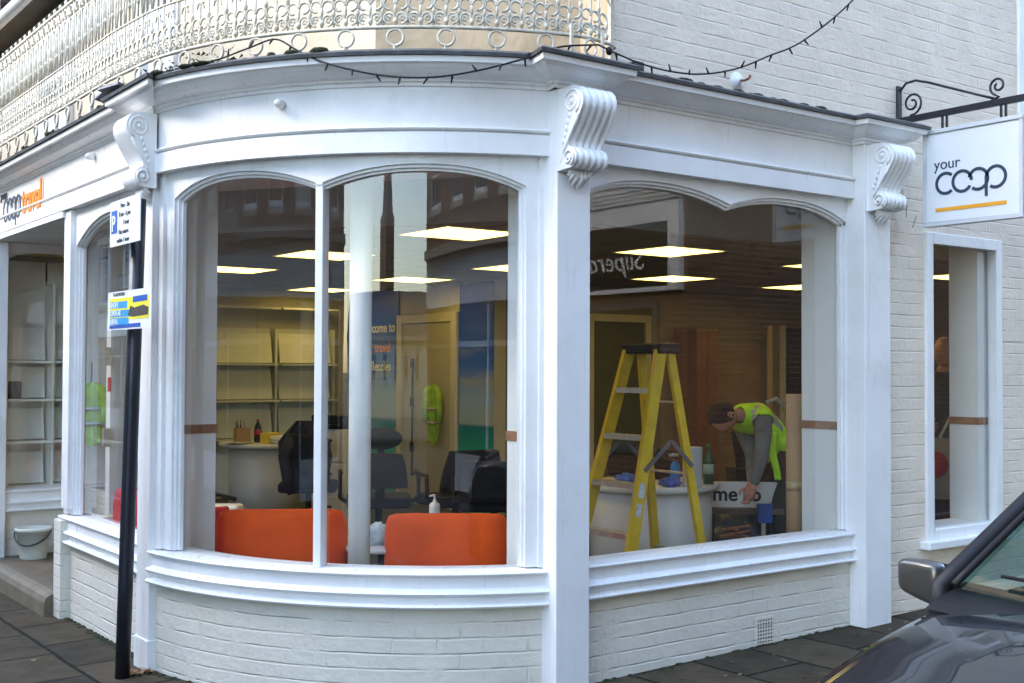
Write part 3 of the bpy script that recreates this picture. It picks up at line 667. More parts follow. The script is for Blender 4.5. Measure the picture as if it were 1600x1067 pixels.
for k, s in enumerate(ringlist):
    near = s > TOT-3.4
    for h in (-1, 1):
        c0 = s+h*SP/4
        for e in (-1, 1):
            a_ = c0+e*.031
            circ(scroll, a_, ZB+.043, .026, .0068, 90-e*90-30*e, 90-e*90+270*e, 12)
            circ(scroll, a_-e*.004, ZB+.045, .011, .0062, 0, 300, 7)
            circ(scroll, a_, ZB+.113, .027, .0068, -90+e*90, -90+e*90+e*280, 12)
            circ(scroll, a_+e*.022, ZB+.190, .034, .0062, 180 if e < 0 else 0, 60 if e < 0 else 120, 7)
        scroll.ellipsoid(rpt(c0, ZB+.078), (.010, .010, .020), 5, 4); scroll.ellipsoid(rpt(c0, ZB+.155), (.012, .012, .022), 5, 4)
        scroll.ellipsoid(rpt(c0+SP/4, ZB+.03), (.014, .014, .018), 5, 4); scroll.ellipsoid(rpt(c0+SP/4, ZB+.088), (.009, .009, .026), 5, 4)
        scroll.tube([rpt(c0, ZB), rpt(c0, ZB+.27)], .0058, 4); scroll.tube([rpt(c0-SP/4, ZB+.01), rpt(c0-SP/4, ZB+.27)], .0052, 4)
        for e in (-1, 1):
            bars.tube([rpt(c0+e*.004, ZB+.265), rpt(c0+e*.020, ZB+.37), rpt(c0+e*.028, ZT-.10)], .0072, 4)
        bars.tube([rpt(c0+SP/4, ZB+.265), rpt(c0+SP/4, ZT)], .0072, 4); bars.ellipsoid(rpt(c0, ZB+.42), (.010, .010, .030), 5, 4)
        bars.ellipsoid(rpt(c0+SP/4, ZB+.36), (.012, .012, .02), 5, 4)
        circ(topb, c0, ZT-.05, .030, .007, 0, 360, 10); circ(topb, c0+SP/4, ZT-.05, .022, .007, 0, 360, 9)
        topb.ellipsoid(rpt(c0, ZT+.022), (.012, .012, .022), 5, 4); topb.ellipsoid(rpt(c0+SP/4, ZT-.13), (.010, .010, .03), 5, 4)
scroll.build('scroll_panel', iron, balcony, fix=False); bars.build('railing_bars', iron, balcony, fix=False); topb.build('top_frieze', iron, balcony, fix=False)
mb = MB(); mb.bar((.255, .0, 3.12), (.255, .0, 3.95), .022, .022); mb.bar((-.10, -.115, 3.10), (-.10, -.115, 3.28), .014, .014); mb.bar((.10, -.115, 3.10), (.10, -.115, 3.28), .014, .014); mb.build('railing_post', iron, balcony)
# dry leaves and weeds caught behind the railing
mb = MB()
for i in range(170):
    u = random.random(); s = TOT-2.2-u*1.5; p = rpt(s, 3.15+random.random()*.10, -.05-.12*random.random()); a = random.random()*6.3; r = .006+.010*random.random()
    q = [p+Vector((math.cos(a+k*2.1)*r, math.sin(a+k*2.1)*r, random.uniform(-r, r))) for k in range(3)]; mb.poly(q)
tag(mb.build('weeds', mat('weed leaves', (.035, .06, .012), .8, var=.5, scale=30), fix=False), 'dark green weeds growing on the ledge behind the balcony railing', 'weeds')['kind'] = 'stuff'
mb = MB()
for i in range(16):
    s = TOT-2.1-random.random()*.9; p = rpt(s, 3.30+random.random()*.16, -.02); a = random.random()*6.3; r = .011
    mb.poly([p+Vector((math.cos(a+k*1.57)*r, math.sin(a+k*1.57)*r, math.cos(k*2)*r*1.6)) for k in range(4)])
tag(mb.build('dead_leaves', mat('red dead leaves', (.30, .035, .015), .8, var=.4, scale=30), fix=False), 'reddish dead leaves caught in the white balcony scrollwork', 'leaves')['kind'] = 'stuff'
# fascia studs
for (p, n_) in (((-.93, .65, 2.905), (-.7, -.7, 0)),):
    x, y = bow(.99, 0); nx, ny = bow(.99, 1); nx -= x; ny -= y
    MB().lathe([(0, 0), (.022, 0), (.024, .02), (.019, .045), (.008, .055), (0, .055)], k=14).build('fascia_stud', paint, f_bow, loc=(x, y, 2.905)).rotation_euler = Vector((nx, ny, 0)).to_track_quat('Z', 'Y').to_euler()
MB().lathe([(0, 0), (.022, 0), (.024, .02), (.019, .045), (.008, .055), (0, .055)], k=14).build('fascia_stud', paint, f_left, loc=(-1.452, 2.93, 2.915)).rotation_euler = (0, R_(-90), 0)

# ---- shop name on the left fascia
o = Vector((-1.460, 5.08, 2.80)); ax = Vector((0, -1, 0)); ay = Vector((0, 0, 1)); n_ = Vector((-1, 0, 0))
mb = MB(); coop(mb, o, ax*.86, ay, n_, .078, .024, .005); sgn = mb.build('shop_lettering', navy, shop)
text('your', .09, o+ax*(-.17)+ay*.10, ax, ay, navy, 'small_lettering', sgn, ext=.006)
text('travel', .30, (-1.462, 4.60, 2.725), ax, ay, orange, 'travel_lettering', sgn, ext=.005, weight=.001, space=.95, xs=.80)

# ================================================================== INTERIOR SHELL
FL = .12
carpet = MB(); carpet.poly([(x, y, FL) for x, y in [(-1.3, 3.44)]+[(-1.3, 2.0)]+[bow(LB*i/20, -.15) for i in range(21)]+[(9.3, .12), (9.3, 9.9), (-.68, 9.9), (-.68, 3.44)]]); carpet.build('interior_floor', flo, shop)
MB().box(-1.36, 5.66, -.1, -.66, 9.95, FL).build('interior_floor', flo, shop)
def ceil_mat():
    m, t, b = nodes('ceiling tiles'); N = t.nodes.new; L = t.links.new
    tc = N('ShaderNodeTexCoord'); br = N('ShaderNodeTexBrick'); br.inputs['Scale'].default_value = 1; br.inputs['Brick Width'].default_value = .62; br.inputs['Row Height'].default_value = .62; br.offset = 0
    br.inputs['Mortar Size'].default_value = .012; br.inputs['Color1'].default_value = (.20, .17, .13, 1); br.inputs['Color2'].default_value = (.17, .145, .11, 1); br.inputs['Mortar'].default_value = (.09, .08, .06, 1)
    L(tc.outputs['Object'], br.inputs['Vector']); L(br.outputs[0], b.inputs['Base Color']); b.inputs['Roughness'].default_value = .9; return m
ctile = ceil_mat()
bx_ = lambda u, off: bow(u, off)
bulk = [(-1.28, 10.0), (-1.28, 5.5), (-.68, 5.5), (-.68, 3.3), (-.66, 3.05), (.62, 1.07), (9.3, 1.07)]
c_ = MB(); c_.poly([(x, y, 2.5) for x, y in bulk]+[(9.3, 10.0, 2.5)]); c_.build('interior_ceiling', ctile, shop)
mb = MB()
for i in range(3, len(bulk)-1):
    p, q = bulk[i], bulk[i+1]; mb.quad((*p, 2.5), (*q, 2.5), (*q, 2.78), (*p, 2.78))
mb.build('ceiling_bulkhead', mat('grey bulkhead', (.42, .42, .38), .8, var=.08), shop)
mb = MB(); mb.poly([(x, y, 2.78) for x, y in [(-1.35, 3.4)]+[(-1.35, 2.0)]+[bow(LB*i/20, -.15) for i in range(21)]+[(9.3, .14), (9.3, 1.3), (.5, 1.3), (-.5, 3.4)]]); mb.build('window_soffit', inpaint, shop)
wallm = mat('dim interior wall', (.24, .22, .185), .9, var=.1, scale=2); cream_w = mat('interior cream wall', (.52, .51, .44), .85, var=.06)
MB().box(3.25, 5.2, FL, 3.4, 8.5, 2.5).build('partition_wall', cream_w, shop)
MB().box(-.7, 8.35, FL, 3.25, 8.5, 2.5).build('back_wall', cream_w, shop)
MB().box(3.4, 5.2, FL, 9.3, 5.35, 2.5).build('rear_wall', wallm, shop)
MB().box(9.2, .2, FL, 9.3, 5.2, 2.5).build('interior_end_wall', wallm, shop)
# thick piers behind the pilasters, each with a wooden strip at dado height
def pier(x0, y0, x1, y1):
    p = MB().box(x0, y0, FL, x1, y1, 2.775).build('interior_pier', inpaint, shop)
    MB().box(x0-.006, y0-.006, 1.235, x1+.006, y1+.006, 1.285).build('dado_strip', wood, p)
pier(-1.30, 1.86, -1.08, 2.3); pier(-.10, .22, .10, .40); pier(2.29, .16, 2.94, .46); pier(3.70, .10, 4.4, .32)
MB().box(4.4, .06, FL, 9.3, .2, 2.5).build('inner_front_wall', inpaint, shop)
# round column just inside the bow
MB().lathe([(.058, 0), (.058, 2.66)], k=24).build('round_column', inpaint, shop, loc=(-.684, .907, FL))
# window board inside the sills
mb = MB(); csweep(mb, bow, 0, LB, 30, [(-.16, .55), (-.16, .615), (-.26, .615), (-.26, .55)]); mb.build('window_board', inpaint, shop)
MB().box(.12, .16, .55, 2.3, .26, .615).build('window_board', inpaint, shop)
# ceiling lights
ys_ = [1.67, 3.60, 5.38, 7.35]; xs_ = [.36, 2.28, 4.2, 6.1]
for i, x in enumerate(xs_):
    for j, y in enumerate(ys_):
        if (i >= 2 and j >= 2) or (i == 3 and j == 3): continue
        o_ = thing('ceiling_light', 'square lit panel in the dark tiled ceiling', 'ceiling light', (x+.3, y+.3, 2.5), 0, 'square ceiling light panels')
        f = MB()
        for (a, b, c, d_) in ((-.31, -.31, .31, -.295), (-.31, .295, .31, .31), (-.31, -.295, -.295, .295), (.295, -.295, .31, .295)): f.box(a, b, -.006, c, d_, .012)
        f.build('frame', inpaint, o_); MB().box(-.294, -.294, -.003, .294, .294, .01).build('diffuser', tilelight, o_)
where = {(0, 0): 'nearest and largest, upper middle of the bow window', (0, 1): 'behind the thin mullion of the bow window', (0, 2): 'lower left of the bow window mullion', (0, 3): 'farthest left in the bow window',
 (1, 0): 'largest in the right window, above the ladder', (1, 1): 'cut off by the white pier of the bow window', (1, 2): 'small one left of the pier in the bow window', (1, 3): 'small one low behind the mullion of the bow window',
 (2, 0): 'upper one cut off by the right window pier', (2, 1): 'second one above the ladder, below the largest', (3, 0): 'seen through the narrow side window', (3, 1): 'low one above the stooping worker'}
L_ = [o for o in bpy.data.objects if o.name.startswith('ceiling_light')]
for o in L_:
    i = xs_.index(min(xs_, key=lambda v: abs(v+.3-o.location.x))); j = ys_.index(min(ys_, key=lambda v: abs(v+.3-o.location.y))); o['label'] = 'lit square ceiling panel, '+where[(i, j)]

# ================================================================== THE STREET OPPOSITE (seen mirrored in the glass)
brownb = brick('brown brick', (.15, .070, .040), (.26, .20, .15), bump=.4, var=.35, c2=(.085, .042, .027), ms=.010)
darkb = brick('soot dark brick', (.12, .072, .045), (.20, .17, .13), bump=.4, var=.3, c2=(.075, .045, .03), ms=.010)
stone = mat('pale stone dressing', (.42, .38, .31), .8, var=.15, dirt=.4)
slate = mat('slate roof', (.07, .07, .08), .7, var=.3, scale=14)
dglass = mat('dark window glass', (.02, .024, .028), .03, var=0, spec=.9)
def terrace(name, label, o, ang, L, H, D, wall, cols, rows, z1=3.2, rh=2.9, ww=.95, wh=1.7, shopf=True, bars=2):
    """a terrace house front; wall face along local x, facing local -y"""
    t = thing(name, label, 'building', o, ang)
    mb = MB(); wins = []
    pitch = L/cols
    for r in range(rows):
        for c in range(cols):
            x = pitch*(c+.5)-ww/2; wins.append((x, z1+.75+rh*r, x+ww, z1+.75+rh*r+wh-(.25*r)))
    xs = sorted(set([0, L]+[v for q in wins for v in (q[0], q[2])])); zs = sorted(set([-.3, H]+[v for q in wins for v in (q[1], q[3])]))
    for i in range(len(xs)-1):
        for j in range(len(zs)-1):
            cx, cz = (xs[i]+xs[i+1])/2, (zs[j]+zs[j+1])/2
            if any(q[0] < cx < q[2] and q[1] < cz < q[3] for q in wins): continue
            mb.quad((xs[i], 0, zs[j]), (xs[i+1], 0, zs[j]), (xs[i+1], 0, zs[j+1]), (xs[i], 0, zs[j+1]))
    for q in wins:
        for (a, b) in (((q[0], q[1]), (q[0], q[3])), ((q[2], q[1]), (q[2], q[3])), ((q[0], q[3]), (q[2], q[3]))): mb.quad((a[0], 0, a[1]), (b[0], 0, b[1]), (b[0], .14, b[1]), (a[0], .14, a[1]))
    mb.quad((0, 0, -.3), (0, D, -.3), (0, D, H), (0, 0, H)); mb.quad((L, 0, -.3), (L, D, -.3), (L, D, H), (L, 0, H)); mb.quad((0, D, -.3), (L, D, -.3), (L, D, H), (0, D, H))
    mb.build('wall', wall, t, fix=False)
    for q in wins:
        f = MB(); x0, z0, x1, z1_ = q
        for b in ((x0, .03, z0, x0+.06, .12, z1_), (x1-.06, .03, z0, x1, .12, z1_), (x0+.06, .03, z1_-.07, x1-.06, .12, z1_), (x0+.06, .03, z0, x1-.06, .12, z0+.08)): f.box(*b)
        for k in range(1, 4): zz = z0+(z1_-z0)*k/4; f.box(x0+.06, .05, zz-.014, x1-.06, .11, zz+.014)
        for k in range(1, bars+1): xx = x0+(x1-x0)*k/(bars+1); f.box(xx-.010, .055, z0+.08, xx+.010, .105, z1_-.07)
        fo = f.build('window', paint_old, t); g = MB(); g.quad((x0, .09, z0), (x1, .09, z0), (x1, .09, z1_), (x0, .09, z1_)); g.build('pane', dglass, fo)
        MB().box(x0-.06, -.07, z0-.09, x1+.06, .10, z0-.002).build('sill', stone, fo)
        h = MB(); h.prism([(x0-.12, z1_+.22), (x1+.12, z1_+.22), (x1+.02, z1_+.003), (x0-.02, z1_+.003)], (0, 0, 0), (1, 0, 0), (0, 0, 1), (0, -1, 0), .03); h.build('lintel', stone, fo)
    MB().box(-.1, -.32, H-.35, L+.1, .1, H-.12).build('eaves_cornice', stone, t)
    rf = MB(); rf.prism([(-.35, H-.12), (D/2, H+1.9), (D+.3, H-.12)], (-.1, 0, 0), (0, 1, 0), (0, 0, 1), (1, 0, 0), L+.2); rf.build('roof', slate, t)
    if shopf:
        MB().box(.1, -.12, 2.55, L-.1, -.002, 3.25).build('shop_fascia', paint_old, t); MB().box(.02, -.30, 3.25, L-.02, -.002, 3.38).build('shop_cornice', stone, t)
        n = max(2, int(L/2.2))
        for k in range(n):
            a = .25+(L-.5)*k/n; b = .25+(L-.5)*(k+1)/n
            f = MB()
            for q in ((a, -.06, .1, a+.09, -.002, 2.55), (b-.09, -.06, .1, b, -.002, 2.55), (a+.09, -.06, .1, b-.09, -.002, .6), (a+.09, -.05, 2.0, b-.09, -.002, 2.06)): f.box(*q)
            fo = f.build('shop_window', [paint_old, slate, stone][k % 3], t); g = MB(); g.quad((a+.09, -.015, .6), (b-.09, -.015, .6), (b-.09, -.015, 2.5), (a+.09, -.015, 2.5)); g.build('pane', dglass, fo)
    return t
# along the street to the west (facing +X)
terrace('brick_terrace', 'dark brick terrace with white sash windows, mirrored in the left half of the bow window', (-9.6, -2.7, -.1), R_(90), 10.6, 8.2, 7, darkb, 6, 2, z1=2.9)
terrace('brick_terrace', 'brown terrace farther along the side street, mirrored in the left shop window', (-9.6, 8.1, -.1), R_(90), 14, 7.4, 7, brownb, 6, 2, z1=2.7)
terrace('brick_terrace', 'brown terrace added to block bright sky at the far end of the side street', (-9.0, 30, -.1), 0, 10, 8, 6, brownb, 5, 2, z1=2.7)  # added to keep bright sky out of the left pane's reflection
terrace('brick_terrace', 'far dark terrace added along the side street to block bright sky', (-9.6, 22.3, -.1), R_(90), 8, 8.5, 7, darkb, 4, 2, z1=2.7)  # also added, hides the sky gap beyond the second terrace
# south side (facing +Y)
terrace('georgian_building', 'tall brown brick building with tall sash windows, mirrored right of the bow mullion', (3.6, -8.4, -.1), R_(180), 11.6, 11, 7, brownb, 7, 3, z1=3.2, ww=.9, wh=2.0)
# corner building with the framed shop sign
kb = terrace('corner_brick_building', 'brick corner building with a white framed shop sign, mirrored in the right window', (7.0, -6.0, -.1), R_(-90)+math.pi*0, 10, 9, .01, darkb, 1, 0, shopf=False)
kb.rotation_euler = (0, 0, R_(90)); kb.location = (7.0, -16.0, -.1)
for ch in list(kb.children):
    bpy.data.objects.remove(ch)
mb = MB(); mb.quad((7, -16, -.3), (7, -6, -.3), (7, -6, 3.9), (7, -16, 3.9)); kw0 = mb.build('wall', brownb, None)
mb = MB(); mb.quad((7, -16, 3.9), (7, -6, 3.9), (7, -6, 9), (7, -16, 9)); kw1 = mb.build('rendered_wall', mat('grey brown render', (.26, .23, .17), .9, var=.15), None)
mb = MB(); mb.quad((7, -6, -.3), (22, -6, -.3), (22, -6, 9), (7, -6, 9)); kw2 = mb.build('wall', brownb, None)
mb = MB()
for (y0, y1, z0, z1) in ((-12, -6.06, 3.52, 3.80), (-6.26, -6.06, 2.62, 3.52), (-12, -6.26, 2.62, 2.68)): mb.box(6.90, y0, z0, 6.998, y1, z1)
for i in range(4): mb.box(6.86-.02*i, -12, 3.80+.05*i, 6.998, -6.04+.0*i, 3.848+.05*i)
kf = mb.build('sign_frame', paint_old, None)
MB().box(6.97, -12, 2.68, 6.995, -6.26, 3.52).build('sign_board', mat('black sign board', (.015, .014, .012), .4), kf)
text('Superdrug', .40, (6.965, -6.75, 2.93), (0, -1, 0), (0, 0, 1), paint_old, 'shop_name', kf, ext=.006, shear=.25)
MB().box(6.9, -16, 8.7, 22.1, -5.8, 9.0).build('eaves', stone, None)
kg = []
for k, (a, b) in enumerate(((-8.4, -6.5), (-10.6, -8.7), (-12.8, -10.9))):
    g = MB(); g.box(6.94, a, .5, 6.998, b, 2.5); fo = g.build('shop_window', slate, None); MB().box(6.93, a+.1, .6, 6.939, b-.1, 2.4).build('pane', dglass, fo)
for k, x in enumerate((9.0, 12.0, 15.0)):
    f = MB(); f.box(x, -6.002, 3.9, x+1.0, -5.97, 5.6); fo = f.build('window', paint_old, None); MB().box(x+.08, -5.969, 4.0, x+.92, -5.965, 5.5).build('pane', dglass, fo)
kb.rotation_euler = (0, 0, 0); kb.location = (7, -6, 0)
for o in list(bpy.data.objects):
    if o.parent is None and o.type == 'MESH' and o.name.split('.')[0] in ('wall', 'rendered_wall', 'sign_frame', 'eaves', 'shop_window', 'window') and 'kind' not in o:
        o.parent = kb; o.location = (-7, 6, 0)
# church spire and low houses down the street
ch = thing('church_spire', 'dark distant church spire mirrored against the sky in the bow window', 'spire', (-52, -37, -.5))
MB().box(-2, -2, 0, 2, 2, 11).build('tower', darkb, ch); MB().lathe([(2.1, 0), (1.2, 4.5), (.12, 13.5), (0, 13.6)], k=8, smooth=False).build('spire', slate, ch, loc=(0, 0, 11))
terrace('low_white_house', 'low pale house with slate roof at the street end, mirrored in the bow window', (-24, -40, -.1), R_(130), 30, 3.2, 5, cream, 10, 1, z1=.4, wh=1.2, shopf=False)

# ================================================================== STREET THINGS
# ---- projecting sign and its bracket
br_ = thing('sign_bracket', 'black wrought iron scroll bracket fixed to the painted brick wall, carrying the hanging sign', 'sign bracket', (2.71, .03, 0))
MB().box(-.022, -.016, 3.155, .022, 0, 3.41).build('wall_plate', black, br_, bevel=.003)
MB().box(-.014, -1.02, 3.165, .014, -.016, 3.205).build('arm', black, br_, bevel=.003)
def spiral(cy_, cz, r0_, r1_, a0, a1, n=26): return [(0, cy_+(r0_+(r1_-r0_)*i/n)*math.cos(R_(a0+(a1-a0)*i/n)), cz+(r0_+(r1_-r0_)*i/n)*math.sin(R_(a0+(a1-a0)*i/n))) for i in range(n+1)]
MB().tube([(0, -.02, 3.38), (0, -.06, 3.42), (0, -.13, 3.425), (0, -.22, 3.395), (0, -.45, 3.30), (0, -.66, 3.215)], .008, 6).build('stay', black, br_)
MB().tube([(0, -.03, 3.20), (0, -.06, 3.18), (0, -.10, 3.19)]+spiral(-.105, 3.285, .075, .018, -80, -80-560), .0075, 6).build('scroll', black, br_)
MB().tube([(0, -.64, 3.20), (0, -.70, 3.22)]+spiral(-.69, 3.285, .055, .014, -70, 420), .0075, 6).build('scroll', black, br_)
hs = thing('hanging_sign', 'square white hanging sign reading your coop above an amber bar', 'sign', (2.71, -.50, 2.50))
MB().box(-.022, -.315, .01, .022, .315, .565).build('panel', signw, hs, bevel=.006)
mb = MB()
for (a, b, c, d_) in ((-.33, -.012, .33, .012), (-.33, .563, .33, .587)): mb.box(-.030, a, b, .030, c, d_)
for a in (-.33, .306): mb.box(-.030, a, .012, .030, a+.024, .563)
mb.build('frame', mat('pale grey frame', (.60, .62, .64), .4, var=.03), hs, bevel=.003)
mb = MB()
for y in (-.21, -.18, .18, .21): MB().bar((0, y, .585), (0, y, .67), .012, .012).build('hanger', black, hs)
o = Vector((-.0225, .175, .245)); ax = Vector((0, -1, 0)); ay = Vector((0, 0, 1)); n_ = Vector((-1, 0, 0))
mb = MB(); coop(mb, o, ax, ay, n_, .062, .019, .003); mb.build('coop_lettering', navy, hs)
text('your', .095, (-.0235, .255, .335), ax, ay, navy, 'your_lettering', hs)
MB().box(-.0255, -.225, .075, -.022, .245, .097).build('amber_bar', amber, hs)

# ---- string lights
def swag(pts, nb, seed):
    r = random.Random(seed); P = [Vector(p) for p in pts]; C_ = []
    for i in range(len(P)-1):
        p0_, p1_, p2_, p3_ = P[max(0, i-1)], P[i], P[i+1], P[min(len(P)-1, i+2)]
        for k in range(8):
            t = k/8; C_.append(.5*((2*p1_)+(-p0_+p2_)*t+(2*p0_-5*p1_+4*p2_-p3_)*t*t+(-p0_+3*p1_-3*p2_+p3_)*t**3))
    C_.append(P[-1]); return C_
sl = thing('string_lights', 'black string of small unlit bulbs looped over the cornice and up the side wall', 'string lights')
CAM = Vector((-3.735, -4.551, 1.6))
def bowat(x, y, off):
    d_ = fw+rr*((x-800)/1850)+uu*((533.5-y)/1850); t = 3.0
    while t < 8:
        p = CAM+d_*t
        if math.hypot(p.x-CB[0], p.y-CB[1]) < RB+off: return p
        t += .01
    return CAM+d_*6
cables = [[bowat(*q) for q in ((300, 103, .10), (345, 92, .10), (390, 75, .10), (430, 62, .10), (462, 78, .12), (500, 96, .16), (550, 110, .19), (600, 119, .20), (650, 122, .21), (700, 119, .21), (760, 108, .20), (820, 92, .18), (875, 74, .15))]+[Vector((.02, -.175, 3.185))],
          [(.02, -.175, 3.185), (.16, -.17, 3.16), (.34, -.16, 3.14), (.55, -.16, 3.135), (.76, -.17, 3.155), (1.0, -.18, 3.22), (1.23, -.19, 3.32), (1.5, -.22, 3.45), (1.88, -.28, 3.75), (2.4, -.35, 4.3)]]
nb = 0
cable = MB(); bulbs = []
for k, cpts in enumerate(cables):
    C_ = swag(cpts, 0, k); cable.tube(C_, .0048, 5, cap=False); acc = 0
    for i in range(1, len(C_)):
        acc += (C_[i]-C_[i-1]).length
        if acc > .115: acc = 0; bulbs.append(C_[i])
cable.ellipsoid((.10, -.165, 3.17), (.018, .018, .022), 8, 6); cable.build('cable', blackp, sl)
rb_ = random.Random(3)
bm_ = MB().tube([(0, 0, .004), (0, 0, -.012), (0, 0, -.018), (0, 0, -.034), (0, 0, -.040)], [.0055, .0060, .0048, .0042, .001], 7)
b0 = None
for p in bulbs:
    if b0 is None: b0 = bm_.build('bulb', blackp, sl); b = b0
    else: b = b0.copy(); col.objects.link(b); b.parent = sl
    b.location = p; b.rotation_euler = (rb_.uniform(-.6, .6), rb_.uniform(-.6, .6) + (math.pi if rb_.random() < .3 else 0), 0)

# ---- sign post
px_, py_ = -1.650, 1.70
post = thing('sign_post', 'black parking sign post leaning slightly against the white shopfront corner', 'sign post', (px_, py_, gz(px_, py_)))
MB().tube([(0, 0, -.02), (.01, -.006, .5), (.03, -.018, 1.5), (.05, -.03, 2.52)], .0385, 16).build('pole', black, post)
pk = MB().box(-.006, -.235, -.12, 0, .235, .12).build('parking_plate', signw, post, bevel=.002, loc=(-.050, -.12, 2.385))
pf_ = dict(x=(0, -1, 0), y=(0, 0, 1)); 
MB().box(-.0085, .115, -.05, -.0062, .205, .07).build('parking_symbol_panel', mat('sign blue', (.01, .09, .42), .4), pk)
text('P', .115, (-.009, .196, -.036), pf_['x'], pf_['y'], signw, 'parking_letter', pk, ext=.001, weight=.002)
for i, (s_, y_, z_) in enumerate((('Mon - Sat', .060, .075), ('8 am - 6 pm', .080, .030), ('1 hour', .02, -.015), ('No return', .085, -.062), ('within 1 hour', .115, -.105))):
    text(s_, .036, (-.008, y_, z_), pf_['x'], pf_['y'], black, 'sign_lettering', pk, ext=.0008, weight=0)
mb = MB(); mb.box(-.05, -.03, 2.30, .045, .05, 2.312); mb.box(-.05, -.03, 2.44, .045, .05, 2.452); mb.build('clip', alu, post)
po = thing('notice_board', 'small yellow and blue printed notice tied to the black sign post', 'notice', (px_-.056, py_-.215, 1.895), R_(2))
MB().box(-.004, -.30, -.10, 0, .30, .10).build('board', signw, po); nb_ = {}
blue = mat('poster light blue', (.03, .30, .62), .5, var=.2, scale=30); dblue = mat('poster dark blue', (.01, .08, .40), .5); yel = mat('poster yellow', (.80, .72, .03), .5)
def pq(name, pts, m, t=.0012): return MB().prism(pts, (-.0042, .30, -.10), (0, -1, 0), (0, 0, 1), (-1, 0, 0), t).build(name, m, po)
pq('yellow_panel', [(.03, .05), (.03, .165), (.57, .165), (.57, .05)], yel)
for i, (z, a, b) in enumerate(((.13, .04, .28), (.085, .04, .34), (.045, .04, .30))): pq('blue_text_panel', [(a, z-.016), (a, z+.018), (b, z+.016), (b, z-.020)], blue, .002)
pq('blue_text_panel', [(.36, .135), (.36, .165), (.55, .168), (.55, .138)], dblue, .002); pq('blue_band', [(.03, .008), (.03, .024), (.46, .030), (.46, .010)], dblue, .002)
pq('picture', [(.29, .072), (.36, .062), (.56, .068), (.57, .104), (.50, .118), (.38, .108), (.33, .120)], mat('poster dark picture', (.06, .045, .035), .6, var=.4, scale=60), .0025)
text('ROADWORKS', .026, (-.0056, .22, .076), (0, -1, 0), (0, 0, 1), black, 'notice_lettering', po, ext=.0005)
for i, s_ in enumerate(('SHOPS', 'OPEN AS', 'USUAL')): text(s_, .036, (-.0066, .255, .018-.043*i), (0, -1, 0), (0, 0, 1), signw, 'notice_lettering', po, ext=.0005, weight=.001)
# ---- small red things: leaves by the post foot
mb = MB()
for i in range(26):
    a = random.random()*6.3; r = .010+.012*random.random(); x = -1.60+.10*random.random(); y = 1.66+.10*random.random()
    z0 = gz(x, y)+.006+.02*random.random(); mb.poly([(x+r*math.cos(a+k*1.5), y+r*math.sin(a+k*1.5), z0+.006*math.sin(k*2+i)) for k in range(4)])
tag(mb.build('dead_leaves', mat('brown leaves', (.30, .14, .05), .85, var=.5, scale=50), fix=False), 'brown dead leaves gathered at the foot of the black post', 'leaves')['kind'] = 'stuff'
mb = MB()
def edge_weeds(c, u0, u1, n):
    for i in range(n):
        u = u0+(u1-u0)*random.random(); x, y = c(u, -.03+.035*random.random()); z = gz(x, y); r = .006+.010*random.random(); a = random.random()*6.3
        mb.ellipsoid((x, y, z+.001), (r*1.5, r*1.2, r*.5), 6, 4)
edge_weeds(bow, 0, LB, 130); edge_weeds(rightc, 0, 2.16, 60); edge_weeds(leftc, 0, 1.6, 110); edge_weeds(line((2.5, .06), (5, .06)), 0, 2.4, 90)
tag(mb.build('moss', moss, fix=False), 'dark green moss along the foot of the painted plinth', 'moss')['kind'] = 'stuff'

# ---- a little litter on the flags
mb = MB(); rl_ = random.Random(12)
for i in range(70):
    if i % 2: x, y = -1.9-1.6*rl_.random(), 1.2+3.2*rl_.random()
    else: x, y = .2+2.6*rl_.random(), -.12-1.0*rl_.random()**2
    a = rl_.random()*6.3; r = .005+.011*rl_.random()
    mb.poly([(x+r*math.cos(a+k*1.57)*(1.6 if k % 2 else 1), y+r*math.sin(a+k*1.57), gz(x, y)+.004+.004*math.sin(k*2+i)) for k in range(4)])
tag(mb.build('litter', mat('dry leaf litter', (.16, .10, .05), .9, var=.7, scale=20), fix=False), 'small dry leaves and scraps scattered over the stone flags', 'litter')['kind'] = 'stuff'
# ---- bucket
bk = thing('bucket', 'white plastic bucket with a black handle standing on the lobby step', 'bucket', (-1.19, 5.22, .10))
MB().lathe([(.0, 0), (.098, 0), (.100, .01), (.128, .215), (.138, .217), (.140, .238), (.130, .246), (.122, .240), (.095, .012), (0, .010)], k=28).build('tub', mat('grubby white plastic', (.62, .64, .56), .5, var=.1, dirt=.4), bk)
MB().tube([(.14*math.cos(a), .14*math.sin(a)*1.0-.012*math.sin(a-R_(235)+math.pi/2), .225-.105*max(0, math.sin(a-R_(145)))) for a in [R_(145+180*i/22) for i in range(23)]], .0065, 6).build('handle', black, bk)

# ================================================================== THE CAR
carp = mat('dark grey metallic paint', (.010, .012, .016), .5, .0, var=.03, coat=1, spec=.1)
chrome = mat('mirror casing grey', (.05, .047, .042), .3, .3, var=.05, coat=.6)
car = thing('parked_car', 'dark grey car parked at the kerb, its bonnet reflecting the shopfront', 'car', (-.03, -3.53, -.085))
def lerpk(tab, x):
    n = len(tab)
    if x <= tab[0][0]: return tab[0][1]
    for i in range(n-1):
        (x0, y0), (x1, y1) = tab[i], tab[i+1]
        if x <= x1:
            sl = lambda k: 0 if k < 0 or k >= n-1 else (tab[k+1][1]-tab[k][1])/(tab[k+1][0]-tab[k][0])
            m0 = (sl(i-1)+sl(i))/2 if i > 0 else sl(i); m1 = (sl(i)+sl(i+1))/2 if i < n-2 else sl(i)
            h = x1-x0; t = (x-x0)/h
            return (2*t**3-3*t**2+1)*y0+(t**3-2*t**2+t)*h*m0+(-2*t**3+3*t**2)*y1+(t**3-t**2)*h*m1
    return tab[-1][1]
